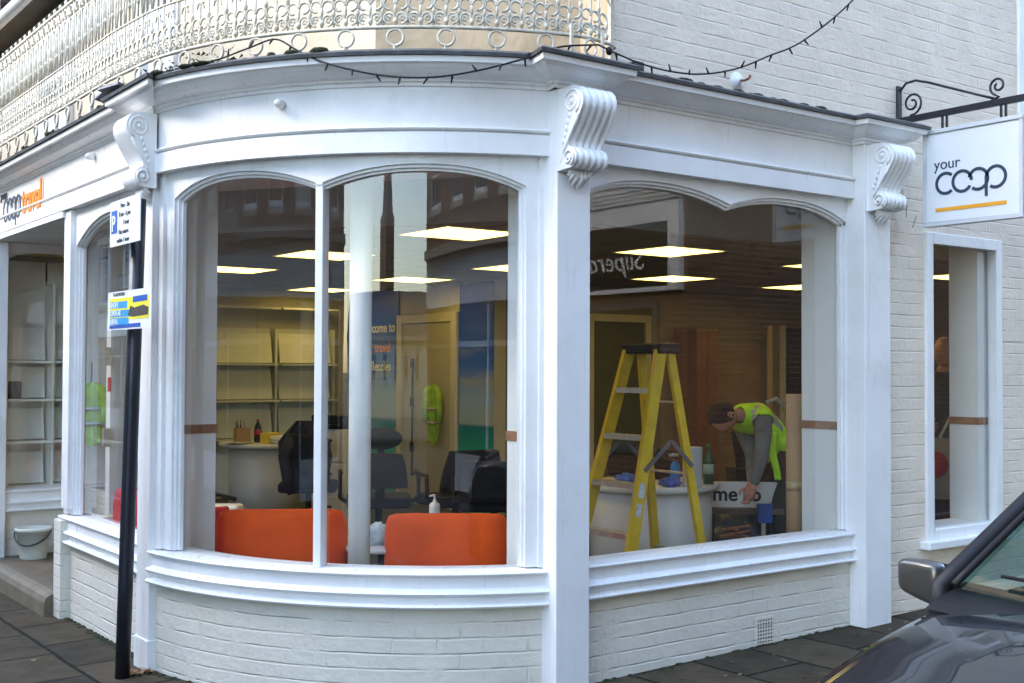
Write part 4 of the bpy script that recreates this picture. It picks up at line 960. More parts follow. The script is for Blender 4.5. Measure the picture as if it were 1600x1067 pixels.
ZTOP = [(-1.98, .70), (-1.94, .80), (-1.85, .90), (-1.7, .985), (-1.4, 1.055), (-1.1, 1.105), (-.95, 1.12), (0, 1.10), (2.0, 1.12), (2.35, 1.06), (2.42, .9)]
WID = [(-1.98, .50), (-1.94, .60), (-1.85, .70), (-1.7, .765), (-1.4, .835), (-1.1, .87), (-.9, .885), (1.5, .885), (2.2, .82), (2.42, .70)]
def section(x):
    zt, w_ = lerpk(ZTOP, x), lerpk(WID, x)
    half = [(0, zt), (.25, zt-.0015), (.5, zt-.010), (.70, zt-.027), (.82, zt-.042), (.88, zt-.052), (.93, zt-.062), (.965, zt-.088), (.985, zt-.13), (1.0, zt-.22), (1.01, .62), (1.0, .42), (.97, .28), (.9, .22)]
    return [Vector((x, y*w_, z)) for y, z in half]
def add_body(xa, xb, n):
    rows = []
    for i in range(n+1):
        h = section(xa+(xb-xa)*i/n); rows.append([Vector((p.x, -p.y, p.z)) for p in reversed(h[1:])]+h)
    return rows
mb = MB(); rows = add_body(-1.98, 2.42, 60); mb.grid(rows); mb.poly(rows[0]); mb.poly(list(reversed(rows[-1])))
mb.build('body', carp, car, fix=False)
mb = MB()      # bonnet: a separate pressing slightly proud with creases
rows = []
for i in range(25):
    x = -1.90+(.93)*i/24; zt, w_ = lerpk(ZTOP, x), lerpk(WID, x); row = []
    for j in range(-16, 17):
        v = j/16*.865; a = abs(v); z = zt+.006-.052*(a/.88)**3
        row.append(Vector((x+.05*(1-(v/.865)**2)*0, v*w_, z)))
    rows.append(row)
mb.grid(rows); bn = mb.build('bonnet', carp, car, fix=False)
# glasshouse
def gh(v, t):       # v across -1..1, t 0 base .. 1 top of the windscreen
    x = -.93+.58*t-.10*(1-v*v)*(1-t*.4)+.02*t; z = 1.125+.405*t-.03*(1-t)*0+.02*t*(1-v*v)
    return Vector((x, v*(.835-.13*t), z))
mb = MB(); mb.grid([[gh(v/10*.93, t/10) for v in range(-10, 11)] for t in range(11)]); 
cgl = glass('car glass', (.45, .62, .60), 2.2); mb.build('windscreen', cgl, car, fix=False)
pil_m = mat('dark pillar', (.008, .008, .010), .5, spec=.3)
roofz = [(-.35, 1.55), (.1, 1.60), (.8, 1.61), (1.5, 1.56), (1.9, 1.45)]
for sgn in (-1, 1):
    P = [gh(sgn*.985, t/10)+Vector((0, 0, -.004)) for t in range(11)]; P = [P[0]+Vector((-.02, 0, -.13))]+P+[Vector((.1, sgn*.69, 1.575)), Vector((.8, sgn*.68, 1.59)), Vector((1.5, sgn*.69, 1.53)), Vector((2.0, sgn*.75, 1.30)), Vector((2.3, sgn*.80, 1.08))]
    mb = MB(); mb.tube(P, [.027, .026]+[.026]*10+[.034]*5, 12); mb.build('pillar', pil_m, car)
    mb = MB(); mb.tube([gh(sgn*.93, t/10)+Vector((-.004, 0, .006)) for t in range(11)], .010, 6); mb.build('pillar_seal', blackp, car)
    mb = MB(); b_ = [Vector((-.86, sgn*.855, 1.10)), Vector((2.2, sgn*.84, 1.10))]
    mb.quad(b_[0], b_[1], Vector((1.75, sgn*.70, 1.47)), Vector((-.33, sgn*.705, 1.53))); mb.build('side_window', cgl, car, fix=False)
    mb = MB(); mb.bar((.35, sgn*.865, 1.08), (.30, sgn*.70, 1.58), .06, .02); mb.build('door_pillar', pil_m, car)
mb = MB(); mb.grid([[Vector((x, v/8*.70, lerpk(roofz, x)-.02*(v/8)**2)) for v in range(-8, 9)] for x in [-.36+.1*i for i in range(23)]]); mb.build('roof', carp, car, fix=False)
mb = MB(); mb.quad((1.83, -.69, 1.45), (1.83, .69, 1.45), (2.28, .78, 1.10), (2.28, -.78, 1.10)); mb.build('rear_window', cgl, car, fix=False)
# scuttle, wipers
mb = MB(); mb.grid([[gh(v/10*.97, 0)+Vector((-.085+.09*k, 0, [-.050, -.012, .0][k])) for v in range(-10, 11)] for k in range(3)]); mb.build('scuttle', blackp, car, fix=False)
for (v0, v1) in ((-.15, .78), (-.9, -.05)):
    a = gh(v0, .02)+Vector((-.04, 0, .02)); b = gh(v1, .07)+Vector((-.015, 0, .018)); mb = MB(); mb.tube([a, (a+b)/2+Vector((-.01, 0, .012)), b], [.010, .008, .005], 6); mb.build('wiper', blackp, car)
# mirrors
def mirror(sgn):
    c = Vector((-.735, sgn*1.010, 1.092))
    P = []
    for i in range(11):
        th = math.pi*i/10; row = []
        for j in range(20):
            ph = 2*math.pi*j/20; q = Vector((math.sin(th)*math.cos(ph), math.cos(th), math.sin(th)*math.sin(ph)))
            e = lambda s_: math.copysign(abs(s_)**.42, s_)
            x, y, z = e(q.x), e(q.y), e(q.z); f = 1 if x < 0 else .55
            row.append(c+Vector((x*.038*f, y*.070, z*.056*(1-.16*y*sgn)+(.01*y*sgn))))
        P.append(row)
    m_ = MB(); m_.grid(P, True); o = m_.build('mirror', chrome, car)
    b = MB(); b.prism([(-.066, -.048), (.066, -.048), (.066, .048), (-.066, .048)], c+Vector((.022, 0, 0)), (0, 1, 0), (0, 0, 1), (1, 0, 0), .006); b.build('mirror_glass', dglass, o)
    b = MB(); b.tube([c+Vector((.005, -sgn*.055, -.035)), Vector((-.71, sgn*.86, 1.05))], [.020, .026], 8); b.build('mirror_arm', blackp, o)
mirror(1); mirror(-1)
for (x, sgn) in ((-1.18, 1), (-1.18, -1), (1.55, 1), (1.55, -1)):
    wl = MB().lathe([(.20, -.10), (.30, -.10), (.32, -.07), (.32, .07), (.30, .10), (.20, .10)], k=28).build('wheel', blackp, car, loc=(x, sgn*.80, .32)); wl.rotation_euler = (R_(90), 0, 0)
    mb = MB().lathe([(.02, -.06), (.20, -.09), (.205, .09), (.02, .06)], k=28); mb.build('rim', alu, wl)
# nose: grille, lamps, plate area (just out of frame)
mb = MB(); mb.box(-1.995, -.38, .42, -1.96, .38, .60); mb.build('grille', blackp, car, bevel=.01)
for sgn in (-1, 1): MB().ellipsoid((-1.80, sgn*.60, .78), (.10, .13, .07), 12, 8).build('headlight', mat('lamp glass', (.5, .52, .55), .1, coat=1), car)
# dashboard and seats behind the glass
MB().box(-.80, -.74, .8, -.35, .74, 1.10).build('dashboard', blackp, car, bevel=.03)
for sgn in (-1, 1):
    st = MB(); st.box(.20, sgn*.38-.24, .6, .36, sgn*.38+.24, 1.25); s_ = st.build('seat', blackf, car, bevel=.04); MB().box(.24, sgn*.38-.13, 1.27, .34, sgn*.38+.13, 1.43).build('headrest', blackf, s_, bevel=.04)
mb = MB(); mb.tube([(-.32+.02*math.cos(a), -.38+.18*math.cos(a), 1.06+.18*math.sin(a)) for a in [2*math.pi*i/24 for i in range(24)]], .014, 8, closed=True); mb.build('steering_wheel', blackp, car)

# ================================================================== INTERIOR THINGS
CAM = Vector((-3.735, -4.551, 1.6))
def at(x, y, depth): return CAM+(fw+rr*((x-800)/1850)+uu*((533.5-y)/1850))*depth
def rbox(mb, cx, cy_, z0, z1, hx, hy, ang=0, k=6, r=.04):
    """rounded-plan block"""
    pts = []
    for (sx, sy, a0) in ((1, 1, 0), (-1, 1, 90), (-1, -1, 180), (1, -1, 270)):
        for i in range(k+1):
            a = R_(a0+90*i/k); pts.append((sx*(hx-r)+r*math.cos(a), sy*(hy-r)+r*math.sin(a)))
    c, s = math.cos(ang), math.sin(ang)
    return mb.prism([(cx+x*c-y*s, cy_+x*s+y*c) for x, y in pts], (0, 0, z0), (1, 0, 0), (0, 1, 0), (0, 0, 1), z1-z0)
# ---- tub armchairs seen from behind
def armchair(name, label, p, ang, m, W=.38, zt=.66, group=None, arm=.46):
    t = thing(name, label, 'armchair', (p.x, p.y, FL), ang, group)
    path = []
    D = .56
    for i in range(9): path.append((-W+.02*(i/8), D-D*.62*i/8))
    for i in range(1, 10): a = R_(180+90*i/9); path.append((-W+.17+.15*math.cos(a)+0, .20+.16*math.sin(a)))
    n0 = len(path)
    for i in range(1, 8): x = -W+.17+(2*W-.34)*i/8; path.append((x, .04-.035*(1-(x/W)**2)))
    path += [(-x, y) for x, y in reversed(path[:n0])]
    rows = []
    for i, (x, y) in enumerate(path):
        a = path[max(0, i-1)]; b = path[min(len(path)-1, i+1)]; dx, dy = b[0]-a[0], b[1]-a[1]; L = math.hypot(dx, dy); nx, ny = dy/L, -dx/L
        s = abs(i-(len(path)-1)/2)/((len(path)-1)/2); top = zt-(zt-arm)*max(0, min(1, (s-.50)/.35))**1.5; top -= .018*(s/.5)**2 if s < .5 else .018
        h = .055; row = []
        for k in range(16):
            an = 2*math.pi*k/16; e = lambda v: math.copysign(abs(v)**.5, v)
            row.append((x+nx*e(math.cos(an))*h, y+ny*e(math.cos(an))*h, .11+(top-.11)*(.5+.5*e(math.sin(an)))))
        rows.append(row)
    mb = MB(); mb.grid(rows, True); mb.poly(rows[0]); mb.poly(rows[-1]); mb.build('backrest', m, t)
    mb = MB(); rbox(mb, 0, .32, .16, .36, W-.06, .26, 0, 5, .05); mb.build('seat', m, t, bevel=.02)
    for sx in (-1, 1):
        for y in (.06, .50): MB().lathe([(.022, 0), (.026, .12)], k=10).build('leg', blackp, t, loc=(sx*(W-.08), y, 0))
    return t
ang_v = math.atan2(fw.y, fw.x)-math.pi/2
a1 = at(436, 800, 6.85); a2 = at(697, 805, 6.8)
armchair('armchair', 'orange tub armchair behind the left half of the bow window, its back to the glass', a1, ang_v+.10, sofa_m, W=.352, zt=.670, group='orange armchairs in the bow window')
armchair('armchair', 'orange tub armchair in the right half of the bow window, beside the white pier', a2, ang_v+.02, sofa_m, W=.335, zt=.655, group='orange armchairs in the bow window')
ra = armchair('armchair', 'red armchair just behind the left shop window', Vector((-1.235, 2.93, 0)), R_(-90), red, W=.29, zt=.72, arm=.62)
cu = thing('cushion', 'small tan patterned cushion on the red armchair', 'cushion', Vector((-1.10, 2.80, .80))); mb = MB(); mb.ellipsoid((0, 0, 0), (.10, .05, .085), 14, 8); mb.build('cover', brick('tartan cloth', (.30, .20, .10), (.08, .05, .03), wid=.03, row=.03, ms=.004), cu)
# ---- low table with tissues
q = at(598, 848, 7.15)
tb = thing('low_table', 'low white table between the two orange armchairs', 'table', (q.x, q.y, FL)); zt = q.z-FL
MB().lathe([(.0, zt-.03), (.24, zt-.03), (.245, zt-.015), (.24, zt), (0, zt)], k=28).build('table_top', deskm, tb); MB().lathe([(.16, 0), (.15, .02), (.03, .04), (.03, zt-.03)], k=16).build('pedestal', blackp, tb)
ti = thing('tissue_heap', 'crumpled pale blue and white tissues on the low table', 'tissues', (q.x-.03, q.y-.02, q.z))
def crumple(mb, c, r, seed=1, k=14, m=9):
    rg = random.Random(seed); ph = [rg.uniform(0, 6) for _ in range(6)]
    return mb.ellipsoid(c, r, k, m, lambda q: 1+.16*math.sin(5*q.x*3+ph[0])*math.cos(4*q.y*3+ph[1])+.12*math.sin(9*q.z+7*q.x+ph[2]))
mb = MB(); crumple(mb, (0, 0, .055), (.11, .09, .07), 2, 22, 14); mb.build('tissue', mat('pale blue tissue', (.50, .62, .64), .8, var=.35, scale=25, bump=.6), ti)
# ---- sanitizer bottle on a side table
q = at(679, 806, 7.75)
st_ = thing('side_table', 'small dark side table behind the right orange armchair', 'table', (q.x, q.y, FL)); mb = MB(); rbox(mb, 0, 0, q.z-FL-.03, q.z-FL, .22, .18); mb.build('table_top', blackp, st_); MB().lathe([(.18, 0), (.17, .02), (.025, .04), (.025, q.z-FL-.03)], k=16).build('pedestal', blackp, st_)
sb = thing('sanitizer_bottle', 'white pump bottle of hand sanitizer above the right orange armchair', 'bottle', q)
MB().lathe([(0, 0), (.034, 0), (.036, .01), (.036, .07), (.03, .085), (.012, .095), (.012, .108), (0, .108)], k=16).build('bottle', mat('clear white plastic', (.66, .68, .64), .3), sb); MB().tube([(0, 0, .105), (0, 0, .135), (0, 0, .138), (-.035, .0, .136), (-.042, 0, .130)], [.007, .006, .008, .006, .004], 8).build('pump', signw, sb)

# ---- office chairs
def office_chair(label, p, ang, zb=.62, zt=1.02, W=.24, head=False, arms=True):
    t = thing('office_chair', label, 'office chair', (p.x, p.y, FL), ang, 'black office chairs')
    mb = MB(); P = [[(x*W*(1-.22*((j/8)**2)), -.24-.05*math.cos(x*1.3)-.05*(j/8), zb+(zt-zb)*j/8+.0) for x in [v/8 for v in range(-8, 9)]] for j in range(9)]
    mb.grid(P); o = mb.build('backrest', blackf, t, fix=False); m_ = o.modifiers.new('s', 'SOLIDIFY'); m_.thickness = .05
    mb = MB(); rbox(mb, 0, .02, .42, .50, .25, .24, 0, 6, .08); mb.build('seat', blackf, t, bevel=.02)
    MB().tube([(0, 0, .10), (0, 0, .42)], .028, 10).build('gas_column', blackp, t); MB().bar((0, -.15, .45), (0, -.30, zb+.10), .07, .02).build('spine', blackp, t)
    for k in range(5):
        a = k*2*math.pi/5; mb = MB(); mb.tube([(0, 0, .12), (.28*math.cos(a), .28*math.sin(a), .07)], [.025, .016], 6); o = mb.build('base_leg', blackp, t); MB().ellipsoid((.28*math.cos(a), .28*math.sin(a), .03), (.03, .03, .03), 8, 6).build('castor', blackp, o)
    if arms:
        for s in (-1, 1): MB().tube([(s*.25, -.10, .46), (s*.30, -.10, .50), (s*.30, -.08, .66), (s*.30, .14, .68), (s*.29, .18, .66)], .018, 6).build('armrest', blackp, t)
    if head:
        mb = MB(); P = []
        mb.ellipsoid((0, -.31, zt+.12), (.165, .05, .085), 18, 10); o = mb.build('headrest', blackf, t); MB().bar((0, -.30, zt-.08), (0, -.31, zt+.12), .05, .02).build('headrest_stem', blackp, o)
    return t
office_chair('tall black office chair with headrest, just right of the round column', at(592, 760, 9.2), ang_v+.15, .58, .84, .21, True)
office_chair('black mesh office chair, left one of the pair behind the right orange armchair', at(712, 760, 9.3), ang_v+.55, .52, .86, .27)
office_chair('black office chair nearest the white pier in the bow window', at(772, 760, 9.0), ang_v-.1, .50, .80, .25)
jc = office_chair('black office chair with a jacket thrown over it, left of the thin mullion', at(482, 760, 10.3), ang_v+.1, .50, .92, .20, arms=False)
q = at(479, 708, 10.1)
jk = thing('jacket', 'black jacket thrown over the back of an office chair near the mullion', 'jacket', q, ang_v)
def cloth(mb, W, H, th=.05, seed=1, n=18, m=22, taper=lambda t: 1, fold=.03, nf=3.0):
    """a hung garment: front and back skins with folds, closed round the edge"""
    rg = random.Random(seed); ph = [rg.uniform(0, 6.28) for _ in range(8)]; rows = []
    for j in range(m+1):
        t = j/m; w_ = W*taper(t); row = []
        for i in range(n*2):
            a = 2*math.pi*i/(n*2); x = math.copysign(abs(math.cos(a))**.7, math.cos(a)); y = math.copysign(abs(math.sin(a))**.7, math.sin(a))
            f = fold*(math.sin(nf*x*3+ph[0]+t*1.5)*(.4+t)+.5*math.sin(nf*x*6+ph[1]-t*3))
            row.append((x*w_+.015*math.sin(t*7+ph[2])*1, y*th*(.5+.5*t)+f, H/2-H*t+.02*math.sin(x*4+ph[3])*t))
        rows.append(row)
    mb.grid(rows, True); mb.poly(rows[0]); mb.poly(rows[-1]); return mb
mb = MB(); cloth(mb, .165, .56, .09, 4, taper=lambda t: .62+.75*min(1, t*3.2)-.55*max(0, t-.55)/.45, fold=.035); mb.build('coat', mat('black jacket cloth', (.014, .013, .020), .7, var=.5, scale=14), jk, fix=False)
mb = MB(); mb.tube([(-.10, -.07, .16), (-.17, -.09, -.02), (-.14, -.11, -.20), (-.10, -.10, -.33)], [.05, .055, .048, .04], 10); mb.build('sleeve', MATS['black jacket cloth'], jk)
# ---- white cabinet, printer
q = at(528, 790, 11); cb = thing('white_cabinet', 'white office cabinet standing between the mullion and the round column', 'cabinet', (q.x, q.y, FL), ang_v-.35)
MB().box(-.20, -.22, 0, .20, .22, .93).build('carcass', deskm, cb, bevel=.006)
for k in range(3):
    o = MB().box(-.19, -.235, .04+.30*k, .19, -.221, .32+.30*k).build('drawer', inpaint, cb, bevel=.003); MB().box(-.06, -.25, .22+.30*k, .06, -.236, .24+.30*k).build('handle', blackp, o)
pr_ = thing('printer', 'black printer on top of the white cabinet', 'printer', (q.x, q.y, FL+.93), ang_v-.35); MB().box(-.19, -.18, 0, .19, .18, .13).build('casing', blackp, pr_, bevel=.015); MB().box(-.13, -.26, .03, .13, -.181, .045).build('paper_tray', blackp, pr_)
# ---- round white desks
def round_desk(label, c, rt, rb_, zt, oval=1.0, ang=0):
    t = thing('round_desk', label, 'desk', (c.x, c.y, FL), ang); h = zt-FL
    o = MB().lathe([(0, h-.045), (rt-.01, h-.045), (rt, h-.03), (rt, h-.012), (rt-.01, h), (0, h)], k=48).build('desk_top', deskm, t); o.scale = (1, oval, 1)
    o = MB().lathe([(rb_, .0), (rb_, h-.05)], k=48).build('drum', deskm, t); o.scale = (1, oval, 1); return t
lc = at(412, 700, 11.6); round_desk('round white desk at the back left, seen through the left half of the bow window', lc, .43, .33, .885)
rc = at(1017, 757, 8.35); round_desk('round white desk behind the yellow stepladder', rc, .47, .425, .815)
def on(px, py, depth): return at(px, py, depth)
def bottle(name, label, p, prof, m, cap, capz, cat='bottle', grp=None):
    t = thing(name, label, cat, p, 0, grp); MB().lathe(prof, k=16).build('body', m, t); MB().lathe(capz, k=12).build('cap', cap, t); return t
zl = .885
p = lc+Vector((-.22, .02, 0)); p.z = zl; px = thing('pen_box', 'small brown box of pens on the back left desk', 'pen box', p); MB().box(-.07, -.04, 0, .07, .04, .14).build('box', card, px)
for i in range(7): a = random.uniform(-.05, .05); MB().tube([(a, 0, .05), (a*1.3, .01, .17+.05*random.random())], .004, 5).build('pen', [blackp, navy, red][i % 3], px)
p = at(403, 690, 11.5); p.z = zl; bottle('cola_bottle', 'dark cola bottle with a red label on the back left desk', p, [(0, 0), (.036, 0), (.038, .02), (.036, .12), (.030, .16), (.012, .20), (.012, .215), (0, .215)], mat('cola', (.02, .006, .004), .1), red, [(.014, .205), (.014, .225), (0, .225)]); o = MB().lathe([(.0392, .07), (.0392, .12)], k=16); o = o.build('label_band', red, bpy.data.objects['cola_bottle'])
p = at(422, 690, 11.4); p.z = zl; bx = thing('yellow_box', 'bright yellow box on the back left desk', 'box', p, .5); MB().box(-.09, -.05, 0, .09, .05, .10).build('carton', mat('bright yellow card', (.80, .62, .03), .5), bx, bevel=.004); MB().box(-.07, -.052, .03, .07, -.0505, .08).build('label_patch', signw, bx)
p = at(375, 695, 11.3); p.z = zl; pp = thing('paper_pile', 'loose pile of grey papers on the left edge of the back left desk', 'papers', p, .3)
for i in range(4): MB().box(-.11, -.08, .004*i, .11, .08, .004*i+.003, Matrix.Rotation(.25*i, 4, 'Z')).build('sheet', mat('grey paper', (.30+.05*i, .34+.04*i, .38), .7), pp)
p = at(438, 693, 11.35); p.z = zl; cr = thing('white_packets', 'white crumpled packets on the back left desk beside the jacket', 'packets', p); mb = MB(); crumple(mb, (0, 0, .035), (.10, .08, .04), 5, 20, 12); mb.build('packet', inpaint, cr)
# toolbox / green machine low left
q = at(345, 775, 8.9); mc = thing('green_machine', 'small green and white floor machine behind the left orange armchair', 'floor machine', (q.x, q.y, FL), ang_v); grn = mat('green plastic', (.02, .16, .03), .4)
MB().box(-.16, -.12, .0, .18, .14, .30).build('base', grn, mc, bevel=.03); MB().box(-.10, -.14, .30, .16, .10, .46).build('tank', inpaint, mc, bevel=.03); MB().tube([(-.15, 0, .28), (-.14, -.02, .44), (-.02, -.03, .54), (.12, -.02, .50)], .018, 8).build('hose', blackp, mc)

# ---- things on the right desk
zr = .815
p = on(1055, 745, 8.15); p.z = zr; t = bottle('spray_bottle', 'blue spray bottle with a pale trigger on the desk behind the ladder', p, [(0, 0), (.034, 0), (.036, .02), (.035, .11), (.028, .14), (.013, .165), (0, .165)], mat('blue liquid', (.01, .28, .85), .25), blackp, [(.015, .16), (.015, .19), (0, .19)]); MB().tube([(.02, 0, .20), (-.03, 0, .205), (-.06, 0, .20)], [.014, .012, .008], 8).build('trigger_head', mat('pale blue plastic', (.35, .45, .55), .4), t)
p = on(1082, 748, 8.05); p.z = zr; t = thing('paper_roll', 'white paper towel roll standing on the desk beside the blue bottle', 'paper roll', p); MB().lathe([(.018, 0), (.066, 0), (.067, .01), (.067, .26), (.066, .265), (.018, .265)], k=28).build('roll', mat('paper towel', (.62, .70, .74), .9, bump=.2), t)
p = on(1107, 742, 8.2); p.z = zr; t = bottle('green_bottle', 'dark green bottle with a pale label at the right end of the desk', p, [(0, 0), (.036, 0), (.037, .16), (.028, .20), (.014, .23), (.014, .25), (0, .25)], mat('green bottle plastic', (.015, .09, .035), .25), grn, [(.017, .24), (.017, .275), (0, .275)]); MB().lathe([(.0375, .07), (.0375, .14)], k=16).build('label_band', mat('pale green label', (.35, .5, .40), .6), t)
for k, (x, y, d_, l_) in enumerate(((979, 748, 8.3, 'blue and white cloth on the desk left of the ladder rail'), (1048, 762, 8.0, 'blue cloth on the desk in front of the blue spray bottle'))):
    p = on(x, y, d_); p.z = zr; t = thing('cleaning_cloth', l_, 'cloth', p); mb = MB(); crumple(mb, (0, 0, .03), (.085, .06, .035), 9+k, 20, 12); mb.build('cloth', mat('blue cloth', (.06, .16, .55), .9, var=.5, scale=30), t)
p = on(975, 700, 8.75); p.z = zr; t = thing('computer_monitor', 'dark monitor lying tilted on the desk behind the ladder', 'monitor', p, ang_v+.3); MB().box(-.12, -.02, .02, .12, .02, .24, Matrix.Rotation(-.35, 4, 'X')).build('screen', blackp, t, bevel=.006); MB().box(-.08, -.06, 0, .08, .08, .015).build('stand', blackp, t)
p = on(1030, 715, 8.6); p.z = zr; t = thing('black_bag', 'black bag on the desk between the ladder rails', 'bag', p); mb = MB(); crumple(mb, (0, 0, .09), (.16, .10, .11), 21, 22, 14); mb.build('bag', blackf, t)

# ---- stepladder
sl_ = thing('stepladder', 'yellow fibreglass stepladder with a black top and metal treads in the right window', 'stepladder', (1.44, .97, FL))
def wl(x, y, z): return Vector((x-1.44, y-.97, z-FL))
FN, FNt = (.955, .70, .12), (1.40, .83, 1.735); FF, FFt = (.955, 1.24, .12), (1.40, 1.12, 1.735)
RN, RNt = (1.735, .72, .12), (1.485, .84, 1.735); RF, RFt = (1.735, 1.20, .12), (1.485, 1.10, 1.735)
ye = MATS['yellow']
for (a, b, w_, th) in ((FN, FNt, .085, .032), (FF, FFt, .085, .032), (RN, RNt, .06, .03), (RF, RFt, .06, .03)):
    A, B = wl(*a), wl(*b); o = MB().bar(A, B, w_, th, side=(1, 0, 0)).build('rail', ye, sl_, bevel=.003)
    s_ = -1 if a[1] < .97 else 1
    MB().bar(A+Vector((0, 0, -.0)), A+(B-A)*.035, w_+.012, th+.014, side=(1, 0, 0)).build('foot', blackp, o)
def lerp3(a, b, z): t = (z-a[2])/(b[2]-a[2]); return Vector(a).lerp(Vector(b), t)
for z in (.32, .615, .91, 1.20, 1.49):
    a = lerp3(FN, FNt, z); b = lerp3(FF, FFt, z); mb = MB()
    mb.box(a.x-.045-1.44, a.y+.016-.97, z-FL-.012, a.x+.05-1.44, b.y-.016-.97, z-FL); mb.box(a.x-.045-1.44, a.y+.016-.97, z-FL-.032, a.x-.040-1.44, b.y-.016-.97, z-FL-.012)
    mb.box(a.x+.045-1.44, a.y+.016-.97, z-FL-.032, a.x+.05-1.44, b.y-.016-.97, z-FL-.012); mb.build('tread', alu, sl_)
for z in (.45, .95, 1.40):
    a = lerp3(RN, RNt, z); b = lerp3(RF, RFt, z); MB().bar((a.x-1.44, a.y-.97, z-FL), (b.x-1.44, b.y-.97, z-FL), .03, .012).build('rear_brace', alu, sl_)
mb = MB(); mb.box(-.085, -.175, 1.735-FL-.03, .10, .185, 1.735-FL+.035); mb.build('top_cap', blackp, sl_, bevel=.012)
mb = MB(); 
for y in (-.15, -.08, .0, .08, .15): mb.lathe([(.012, 0), (.010, .002), (0, .002)], c=(0.01, y, 1.735-FL+.035), k=10)
mb.build('tool_slots', alu, sl_)
for y, (a0, a1_), (b0_, b1_) in ((.80, (FN, FNt), (RN, RNt)), (1.14, (FF, FFt), (RF, RFt))):
    a = lerp3(a0, a1_, .99); b = lerp3(b0_, b1_, 1.0); m_ = (a+b)/2+Vector((.02, 0, .17)); a.y -= .02 if y < 1 else -.02; b.y = a.y; m_.y = a.y
    o_ = Vector((1.44, .97, FL)); MB().bar(a-o_, m_-o_, .028, .006, side=(0, 0, 1)).build('spreader', mat('grey steel', (.13, .14, .15), .5, .5), sl_); MB().bar(m_-o_, b-o_, .028, .006, side=(0, 0, 1)).build('spreader', MATS['grey steel'], sl_)
for z, h in ((.83, .085), (.72, .075)):
    a = lerp3(FN, FNt, z); b = lerp3(FN, FNt, z+h); a.y -= .0175; b.y -= .0175; MB().bar(a-Vector((1.44, .97, FL)), b-Vector((1.44, .97, FL)), .042, .003, side=(1, 0, 0)).build('warning_sticker', mat('sticker white', (.58, .62, .66), .5, var=.5, scale=70), sl_)

# ---- shelving at the back, mural, inner door
sv = thing('display_shelving', 'cream brochure shelving along the back wall, seen through the left half of the bow window', 'shelving', (0, 8.34, 0))
for x in (.75, 1.50, 2.27, 3.02): MB().box(x-.012, -.16, FL, x+.012, -.0, 2.06).build('upright', shelfm, sv)
for k, (xa, xb) in enumerate(((.765, 1.485), (1.515, 2.255), (2.285, 3.005))):
    for z in (.80, 1.24, 1.66, 2.30): 
        MB().box(xa, -.30, z-.02, xb, -.01, z).build('shelf', shelfm, sv)
        if z < 2.1: mb = MB(); mb.quad((xa+.03, -.15, z+.01), (xb-.03, -.15, z+.01), (xb-.03, -.09, z+.34), (xa+.03, -.09, z+.34)); o = mb.build('display_board', shelfm, sv); o.modifiers.new('s', 'SOLIDIFY').thickness = .012
    MB().box(xa, -.02, FL, xb, -.005, 2.06).build('back_panel', shelfm, sv)
sh2 = mat('white laminate shelving', (.88, .88, .82), .5, var=.03)
sv2 = thing('display_shelving', 'white brochure shelving behind the far lobby window', 'shelving', (0, 6.05, 0))
for x in (-1.36, -.90, -.70): MB().box(x-.010, -.26, FL, x+.010, 0, 2.3).build('upright', sh2, sv2)
for xa, xb in ((-1.35, -.91), (-.89, -.71)):
    for z in (.62, .99, 1.34, 1.66): MB().box(xa, -.30, z-.018, xb, -.01, z).build('shelf', sh2, sv2); mb = MB(); mb.quad((xa+.02, -.13, z+.01), (xb-.02, -.13, z+.01), (xb-.02, -.08, z+.27), (xa+.02, -.08, z+.27)); mb.build('display_board', sh2, sv2).modifiers.new('s', 'SOLIDIFY').thickness = .01
    MB().box(xa, -.02, FL, xb, -.005, 2.5).build('back_panel', sh2, sv2)
bb = thing('black_case', 'small black case standing on a shelf behind the far lobby window', 'case', (-1.235, 5.82, 1.345)); MB().box(-.085, -.03, 0, .085, .03, .145).build('shell', blackp, bb, bevel=.012); MB().box(-.08, -.034, .07, .08, -.0305, .074).build('seam', blackf, bb)
